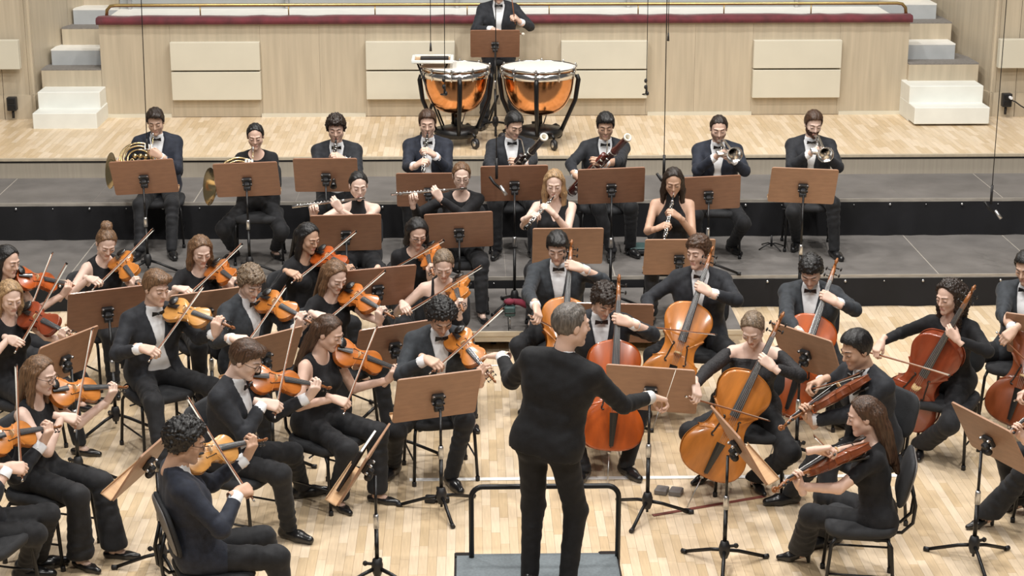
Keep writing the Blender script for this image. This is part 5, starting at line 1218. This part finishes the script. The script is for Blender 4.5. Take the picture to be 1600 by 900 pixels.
play_violin(d('woman with long brown hair and sleeveless black top, front violins', 'violinist with long brown hair', (514, 520), 54, sex='f', ha=66, hp=24, haircol='brown', hair='half', skin='light', top='sleeveless', feet=[(590, 785), (528, 795)], flare=.02), (645, 586), (522, 640), (592, 512), 'orange')
play_violin(d('man with black curly hair behind the front music stand', 'curly black haired violinist behind the front stand', (690, 496), 12, ha=12, hp=40, haircol='black', hair='afro', skin='olive', feet=[(705, 760), (615, 742)], jm='jacketgrey', lean=12), (774, 596), (683, 582), (780, 483), 'amber')
play_violin(d('man with dark curly hair and glasses in navy suit, front left corner', 'navy suited violinist with curly hair', (291, 690), 110, ha=98, hp=18, haircol='black', hair='afro', skin='tan', glasses=True, jm='jacketnavy', lean=-9, tie=False, dz=.0, reach=.5), (420, 684), (396, 778), (294, 620), 'gold')
play_violin(d('man in black suit cut off by the left edge, front corner', 'violinist cut off at the left edge', (-34, 660), 74, hp=18, haircol='dark', hair='short', skin='light', feet=[(62, 890), (40, 905)], dz=-.04), (98, 664), (14, 748), (2, 570), 'amber')
# ---- cellos
play_cello(d('man with straight black hair playing cello, behind the conductor', 'black haired cellist behind the conductor', (871, 387), 0, ha=-8, hp=22, haircol='black', hair='side', skin='light', jm='jacketgrey', feet=[(925, 640), (830, 640)]), (868, 672), (893, 376), (846, 491), (905, 492), 'amber', .98)
play_cello(d('man with curly dark hair bending over his red cello', 'curly cellist right of the conductor', (944, 470), 2, ha=14, hp=36, haircol='dark', hair='curly', skin='light', feet=[(978, 742), (912, 748)], lean=10), (950, 764), (967, 430), (890, 640), (985, 640), 'redorange', .88)
play_cello(d('man with wavy brown hair looking left past his cello', 'wavy haired cellist', (1091, 394), -12, ha=-40, hp=8, haircol='brown', hair='wavy', skin='light', feet=[(1120, 640), (1000, 660)]), (1018, 676), (1114, 386), (1014, 518), (1108, 522), 'amber', .86, cy=.52)
play_cello(d('man with black hair looking down, cello in the rear right', 'black haired cellist in the rear right', (1267, 424), -14, ha=-16, hp=36, haircol='black', hair='wavy', skin='light', feet=[(1300, 660), (1190, 670)], jm='jacketgrey'), (1200, 722), (1308, 405), (1250, 540), (1310, 546), 'redorange', .88)
play_cello(d('woman with pinned fair hair and off-shoulder lace top playing cello', 'cellist in off-shoulder lace top', (1176, 514), -10, sex='f', ha=-22, hp=34, haircol='ash', hair='lowbun', skin='pale', top='lace', neck='off', feet=[(1180, 765), (1105, 752)], shoe='heel', flare=.02, lean=9), (1073, 796), (1224, 488), (1090, 632), (1190, 657), 'amber', .86, cy=.50)
play_cello(d('woman with long curly hair playing a red-brown cello on the right', 'cellist with long curly hair', (1482, 464), -30, sex='f', ha=-52, hp=12, haircol='dark', hair='longcurl', skin='light', top='long', feet=[(1437, 712), (1340, 690)], shoe='heel', flare=.02), (1378, 704), (1524, 446), (1378, 562), (1450, 545), 'red', .84, cy=.55)
# ---- right edge
play_violin(d('man with short black hair leaning over a viola, right', 'black haired violist', (1338, 546), -62, ha=-66, hp=20, haircol='black', hair='short', skin='tan', feet=[(1225, 785), (1300, 850)], lean=14, roll=30, nk=.40), (1214, 668), (1258, 612), (1350, 585), 'brown', 'viola')
play_violin(d('woman with long brown hair and short sleeves playing viola, front right', 'violist with long brown hair', (1350, 650), -100, sex='f', ha=-96, hp=16, haircol='brown', hair='half', skin='light', top='short', feet=[(1250, 878), (1290, 850)], shoe='heel', flare=.03, dz=-.09, roll=28, nk=.42), (1204, 764), (1296, 722), (1281, 668), 'brown', 'viola')
play_cello(d('man in black suit cut off by the right edge, upper of two', 'cellist cut off at the right edge', (1604, 418), -34, ha=-40, hp=20, haircol='black', hair='short', skin='olive', feet=[(1598, 640), (1512, 648)], jm='jacketgrey'), (1560, 705), (1668, 420), (1556, 497), (1640, 452), 'brown', .86)
play_violin(d('violist cut off by the right edge, only arm and legs in view', 'violist cut off at the right edge', (1676, 560), -70, sex='f', hp=20, haircol='dark', hair='bun', skin='light', top='short', feet=[(1520, 822), (1590, 800)], shoe='heel', flare=.03), (1560, 690), (1585, 628), (1690, 590), 'brown', 'viola')

# ---- conductor on the podium
q = d('grey haired conductor in black suit seen from behind with outstretched arms', 'conductor', (893, 508), 158, zf=.2, stand=True, ha=112, hp=6, haircol='grey', hair='crop', skin='light', lean=4, side=-9, sc=1.02, tie=False, stance=.115, jm='jacketblack', tm='jacketblack')
P = Person(q); P.L1 = .30; P.L2 = .27
wl = ray_sphere((784, 556), P.S[1], .50)[1]; wr_ = ray_sphere((1018, 620), P.S[-1], .53)[1]
yl = nrm(nrm(wl - P.S[1]) - RT * .6); yr = nrm(nrm(wr_ - P.S[-1]) + RT * .4)
build_person(P, {1: (wl, yl, -UP, 'open', -UP + P.l * .3), -1: (wr_, yr, nrm(-UP * .8 - P.f * .2), 'grip', -UP - P.l * .3)})
hb = wr_ + yr * .10 - UP * .02; tip = hb + nrm(ray_sphere((1056, 578), hb, .2)[1] - hb) * .20
t = thing('baton', 'thin white baton in the right hand of the conductor', 'baton', hb); b = MB(); b.tube([A(0, 0, 0), (tip - hb)], [.0028, .0015], 6); part('shaft', b, M['bone'], t)
b = MB(); b.tube([(tip - hb) * -.12, (tip - hb) * -.03, (tip - hb) * .08], [.004, .010, .005], 8); part('grip', b, M['bridge'], t)
# ---- timpanist behind the kettledrums
hz_ = PY(779, -14, YW - .42); q = d('timpanist in black suit behind the two copper kettledrums', 'timpanist', (779, -14), 0, zf=Z3, hp=25, haircol='dark', hair='short', skin='light', lean=4, headY=YW - .45)
P = Person(q); hl_ = ray_sphere((812, 34), P.S[1], .36)[0]; hr_ = ray_sphere((770, 46), P.S[-1], .40)[0]
t = thing('drum_stool', 'round black stool under the timpanist', 'stool', (P.pel[0], P.pel[1], Z3)); hs = P.pel[2] - Z3 - .11
b = MB(); b.lathe([(0, hs - .06), (.17, hs - .06), (.18, hs - .03), (.17, hs), (0, hs + .01)], 24); part('seat', b, M['pad'], t)
b = MB(); b.tube([(0, 0, .2), (0, 0, hs - .05)], .02, 10); part('post', b, M['dullsteel'], t)
for k in range(3):
    b = MB(); a_ = k * 2.094; b.tube([(0, 0, .32), (.24 * math.cos(a_), .24 * math.sin(a_), .012)], .012, 8); part('leg', b, M['black'], t)
build_person(P, {1: (hl_, nrm(-P.l * .5 + UP * .6 + P.f * .4), nrm(-P.l - UP * .2), 'fist', P.l * .8 - UP * .7), -1: (hr_, nrm(P.l * .4 + P.f * .8), -UP, 'fist', -P.l * .8 - UP * .6)})
for (w0, y0_, e0, lb) in ((hl_, P.f * .05 + UP * .05 - P.l * .06, UP * .30 - P.l * .04, 'left'), (hr_, P.f * .08 - UP * .01 + P.l * .04, P.l * .30 - UP * .03 + P.f * .02, 'right')):
    c = w0 + y0_; e0 = nrm(e0) * .36; t = thing('drum_mallet', 'wooden drum mallet in the %s hand of the timpanist' % lb, 'mallet', c)
    b = MB(); b.tube([-e0 * .2, e0 * .8], .006, 7); part('shaft', b, M['bowstick'], t); b = MB(); b.ball(e0 * .82, (.02, .02, .018)); part('felt_head', b, M['bone'], t)
# ================================================================ STANDS, PODIUM, DRUMS, SMALL THINGS
G1, G2, G3 = 'brown music stands of the back row', 'brown music stands of the woodwinds', 'brown music stands of the strings'
def stand(px, py, by, zf, yaw, label, grp, bx=None, **k): return music_stand(PZ(px if bx is None else bx, by, zf), py, yaw, label, grp, **k)
stand(234, 282, 424, Z1, 0, 'brown desk music stand in front of the leftmost horn player', G1, 232, roll=-3)
stand(389, 286, 428, Z1, 0, 'brown desk music stand in front of the woman horn player', G1, 391, roll=-2)
stand(513, 279, 424, Z1, 0, 'brown desk music stand in front of the curly clarinet player', G1, roll=0)
stand(671, 302, 428, Z1, 0, 'brown desk music stand in front of the brown haired clarinet player', G1)
stand(804, 292, 482, ZM, 0, 'brown desk music stand in front of the dark bassoon player', G1, roll=-1)
stand(953, 296, 480, ZM, 0, 'brown desk music stand in front of the red bassoon player', G1, roll=-2)
stand(1104, 307, 428, Z1, -2, 'brown desk music stand in front of the dark haired trumpet player', G1, roll=-3)
stand(1255, 296, 505, 0, -3, 'brown desk music stand in front of the bearded trumpet player', G1, 1246, roll=2, pale=True)
stand(546, 370, 560, 0, 4, 'brown desk music stand below the halter top flute player', G2)
stand(719, 366, 535, 0, 2, 'brown desk music stand below the flute player with glasses', G2, roll=-2)
stand(886, 391, 565, 0, 0, 'brown desk music stand below the blonde oboe player', G2, pale=True)
stand(1058, 408, 560, 0, 0, 'brown desk music stand below the dark haired oboe player', G2, pale=True)
stand(597, 456, 650, 0, 18, 'brown desk music stand between the short sleeved and bare shouldered violinists', G3)
stand(182, 490, 668, 0, 24, 'brown desk music stand left of the fair haired man in open suit', G3)
stand(335, 492, 660, 0, 25, 'brown desk music stand behind the curly ash haired violinist', G3, pale=True)
stand(124, 566, 748, 0, 60, 'slanting desk music stand behind the violinist with glasses and straight hair', G3, pale=True)
stand(428, 562, 728, 0, 42, 'pale lit music desk between the ash haired and glasses wearing men', G3, pale=True)
stand(624, 546, 708, 0, 26, 'brown desk music stand left of the curly black haired violinist', G3)
stand(682, 628, 798, 0, 20, 'large pale brown music desk in the front centre left of the podium', G3, 690, pale=True, legrot=75, tilt=22, scale=1.0)
stand(1018, 617, 806, 0, -14, 'pale brown music desk in the front right of the podium', G3, 1011, pale=True, legrot=35, tilt=22)
stand(1243, 557, 722, 0, -54, 'brown desk music stand between the lace top cellist and the violist', G3, pale=True)
stand(956, 512, 672, 0, -6, 'brown desk music stand mostly hidden behind the curly cellist', G3)
stand(228, 726, 889, 0, 76, 'music stand seen edge on at the front left', G3, 254, pale=True, legrot=-30, tilt=34)
stand(574, 730, 912, 0, 79, 'music stand seen edge on with black folder at the front', G3, 590, pale=True, legrot=0, folder=True, tilt=30)
stand(1150, 700, 884, 0, -80, 'music stand seen edge on in front of the violists', G3, 1131, pale=True, legrot=50, tilt=30)
stand(1540, 692, 876, 0, -68, 'music stand with pale slanting desk at the right edge', G3, 1520, pale=True, legrot=60, tilt=30)
stand(1618, 535, 690, 0, -30, 'music stand cut off by the right edge', G3, pale=True)
# timpani and their stand
def on_platform(px, py_top, H=.84):
    """floor point whose drumhead height shows at this pixel"""
    p = PZ(px, py_top, Z3 + H); return A(p[0], p[1], Z3)
timpani(on_platform(712, 104), .352, .42, 'left copper kettledrum, the slightly smaller one', -PI / 2 + .12)
timpani(on_platform(842, 104), .385, .44, 'right copper kettledrum with white drumhead', -PI / 2 - .1)
pt = on_platform(777, 112); 
music_stand(A(PZ(774, 205, Z3)), 72, 0, 'dark brown music stand between the two kettledrums', None, legrot=60, scale=.93)
# percussion tray beside the left drum
c = PZ(676, 92, Z3 + .92); t = thing('trap_table', 'pale framed percussion tray table left of the kettledrums', 'tray table', (c[0], c[1], Z3))
b = MB()
for (x0, y0_, sx, sy) in ((0, -.2, .44, .035), (0, .2, .44, .035), (-.205, 0, .035, .4), (.205, 0, .035, .4)): b.box((x0, y0_, .92), (sx, sy, .03), bev=.004)
part('tray_frame', b, M['white'], t)
b = MB(); b.box((0, 0, .905), (.39, .38, .012)); part('tray_bed', b, M['deskledge'], t)
b = MB(); b.box((.02, .02, .925), (.3, .10, .03), bev=.004); part('tray_cloth', b, M['blackplastic'], t)
for sx in (-1, 1):
    for sy in (-1, 1):
        b = MB(); b.tube([(sx * .16, sy * .14, .90), (-sx * .17, sy * .16, .0)], .010, 8); part('leg', b, M['black'], t)
# podium with rail
pa, pb = PZ(710, 865, .2), PZ(966, 864, .2)
t = thing('podium', 'grey carpeted conductor podium with black tube rail', 'podium', ((pa[0] + pb[0]) / 2, pa[1] - .5, 0)); wx_ = pb[0] - pa[0]
b = MB(); b.box((0, 0, .10), (wx_, 1.0, .185), bev=.008); part('box', b, M['blackplastic'], t)
b = MB(); b.box((0, 0, .197), (wx_ - .03, .97, .012)); part('carpet', b, M['podiumcloth'], t)
b = MB(); ya = .44; x0 = PZ(737, 880, .2)[0] - (pa[0] + pb[0]) / 2; x1 = PZ(967, 880, .2)[0] - (pa[0] + pb[0]) / 2
zt = .2; 
for k in range(60):
    if proj(((pa[0] + pb[0]) / 2, pa[1] - .5 + ya, zt))[1] > 762: zt += .02
arc = lambda cx, s: [(cx + s * .07 * (1 - math.sin(a)), ya, zt - .07 * (1 - math.cos(a))) for a in [PI / 2 * k / 6 for k in range(6, -1, -1)]]
b.tube([(x0, ya, .0)] + [(x0 + .07 * (1 - math.cos(a)), ya, zt - .07 * (1 - math.sin(a))) for a in [PI / 2 * k / 6 for k in range(7)]] + [(x1 - .07 * (1 - math.sin(a)), ya, zt - .07 * (1 - math.cos(a))) for a in [PI / 2 * k / 6 for k in range(7)]] + [(x1, ya, .0)], .0165, 10); part('rail', b, M['black'], t)
for s in (-1, 1):
    b = MB(); b.box((s * (wx_ / 2 - .06), .485, .19), (.12, .05, .03), bev=.005); part('rail_clamp', b, M['black'], t)
# things on the floor
c = PZ(1045, 771, 0); t = thing('floor_box', 'small dark grey hinged case lying on the parquet', 'case', c); b = MB()
for s in (-1, 1): 
    b = MB(); b.box((s * .048, -s * .012, .019), (.085, .10, .036), rotz(-.35), bev=.005); part('case_half', b, M['greyback'], t)
c = PZ(683, 784, 0); t = thing('floor_pedal', 'black angular device on the parquet behind the front stand', 'device', c)
for s in (-1, 1):
    b = MB(); b.box((s * .045, 0, .022), (.075, .07, .04), rotz(.1 * s), bev=.006); part('pad', b, M['blackplastic'], t)
b = MB(); b.box((0, 0, .015), (.06, .04, .02), bev=.003); part('bridge_piece', b, M['black'], t)
t = thing('endpin_strap', 'red-brown endpin strap lying on the floor by the lace top cellist', 'strap', PZ(1073, 799, 0)); a0 = PZ(1020, 806, 0); a1 = PZ(1195, 776, 0); b = MB(); dd = nrm(a1 - a0); L = np.linalg.norm(a1 - a0); b.box((a0 + a1) / 2 - PZ(1073, 799, 0) + A(0, 0, .004), (L, .03, .005), A([dd, np.cross(UP, dd), UP]).T, bev=.001); part('strap_band', b, M['strap'], t)
b = MB(); b.lathe([(0, 0), (.03, 0), (.03, .012), (.015, .014), (0, .01)], 14); part('pin_stop', b, M['blackplastic'], t)
c = PZ(996, 396, Z1); t = thing('instrument_case', 'small teal instrument case lying on the lower riser', 'case', c); b = MB(); b.box((0, 0, .04), (.17, .22, .05), bev=.012); part('case_body', b, M['blackplastic'], t); b = MB(); b.box((0, 0, .072), (.165, .215, .022), bev=.008); part('case_lid', b, M['teal'], t)
c = PZ(1205, 388, Z1); t = thing('instrument_rest', 'low black tripod instrument peg on the lower riser', 'instrument peg', c)
for k in range(4):
    b = MB(); a = k * PI / 2 + .5; b.tube([(0, 0, .05), (.05 * math.cos(a), .05 * math.sin(a), .045), (.15 * math.cos(a), .15 * math.sin(a), .006)], .006, 6); part('leg', b, M['black'], t)
b = MB(); b.tube([(0, 0, .02), (0, 0, .13)], [.012, .008], 8); part('peg', b, M['blackplastic'], t)
c = PZ(797, 517, ZM); t = thing('transmitter_box', 'small grey box on a thin pole with maroon cloth behind it', 'box', (c[0], c[1] + .06, ZM)); b = MB(); b.tube([(0, 0, 0), (0, 0, .12)], .007, 8); part('pole', b, M['dullsteel'], t)
b = MB(); b.box((0, 0, .16), (.09, .08, .085), bev=.01); part('box_body', b, M['teal'], t); b = MB(); b.box((0, 0, .15), (.094, .084, .03), bev=.01); part('box_band', b, M['blackplastic'], t)
b = MB(); b.ball((-.005, .02, .235), (.05, .04, .028)); b.tube([(.02, .03, .235), (.09, .05, .22), (.17, .06, .18), (.22, .08, .17)], [.025, .03, .032, .01], 8); part('cloth', b, M['maroon'], t)
# hanging microphones: cable from the ceiling, clip, capsule
def hanging(px_top, px_end, Y, label, style=0):
    e = PY(*px_end, Y); tp = PY(px_top, -40, Y); t = thing('hanging_microphone', label, 'microphone', e, group='microphones hung on thin cables')
    b = MB(); up = tp - e; b.tube([A(0, 0, .05), up * .5 + A(.0, 0, 0), up * 1.0, up * 1.0 + A(0, 0, 4.5)], .0042 if style != 3 else .006, 5); part('cable', b, M['black'], t)
    if style == 1:
        b = MB(); b.tube([(0, 0, .20), (0, 0, .02)], .012, 8); part('clip_rod', b, M['blackplastic'], t)
        b = MB(); b.tube([(-.06, 0, .04), (-.02, 0, -.02), (.06, -.04, -.08)], .012, 8); part('arm', b, M['black'], t); b = MB(); b.tube([(.03, -.05, -.03), (.08, -.09, -.10)], [.014, .017], 10); part('capsule', b, M['dullsteel'], t)
    else:
        b = MB(); b.tube([(0, 0, .09), (0, 0, .0)], [.008, .014], 8); part('capsule', b, M['blackplastic'], t)
        if style == 2:
            for z in (.0, .07, .14): 
                b = MB(); b.ball((.01 * (-1) ** int(z * 50), 0, z), (.018, .018, .025)); part('weight', b, M['blackplastic'], t)
            b = MB(); b.tube(helix_loop((-.01, 0, -.01), .035, .03, 12), .005, 5); part('cable_loop', b, M['black'], t)
    return t
hanging(219, (230, 232), 16.0, 'thin black cable hanging in front of the leftmost horn player', 0)
hanging(672, (673, 80), YW - 1.4, 'short hanging microphone above the percussion tray', 0)
hanging(694, (695, 146), YW - 2.4, 'hanging microphone in front of the left kettledrum', 2)
hanging(1013, (1010, 146), YW - 1.2, 'hanging microphone right of the kettledrums with looped cable', 2)
hanging(1046, (1044, 64), YW - .8, 'short hanging microphone below the handrail right of centre', 0)
hanging(1043, (1037, 278), 15.0, 'long hanging microphone above the dark haired oboe player', 1)
hanging(1576, (1548, 322), 16.2, 'hanging microphone at the far right above the riser', 1)
hanging(774, (776, 283), 14.9, 'hanging microphone by the desk of the dark bassoon player', 1)
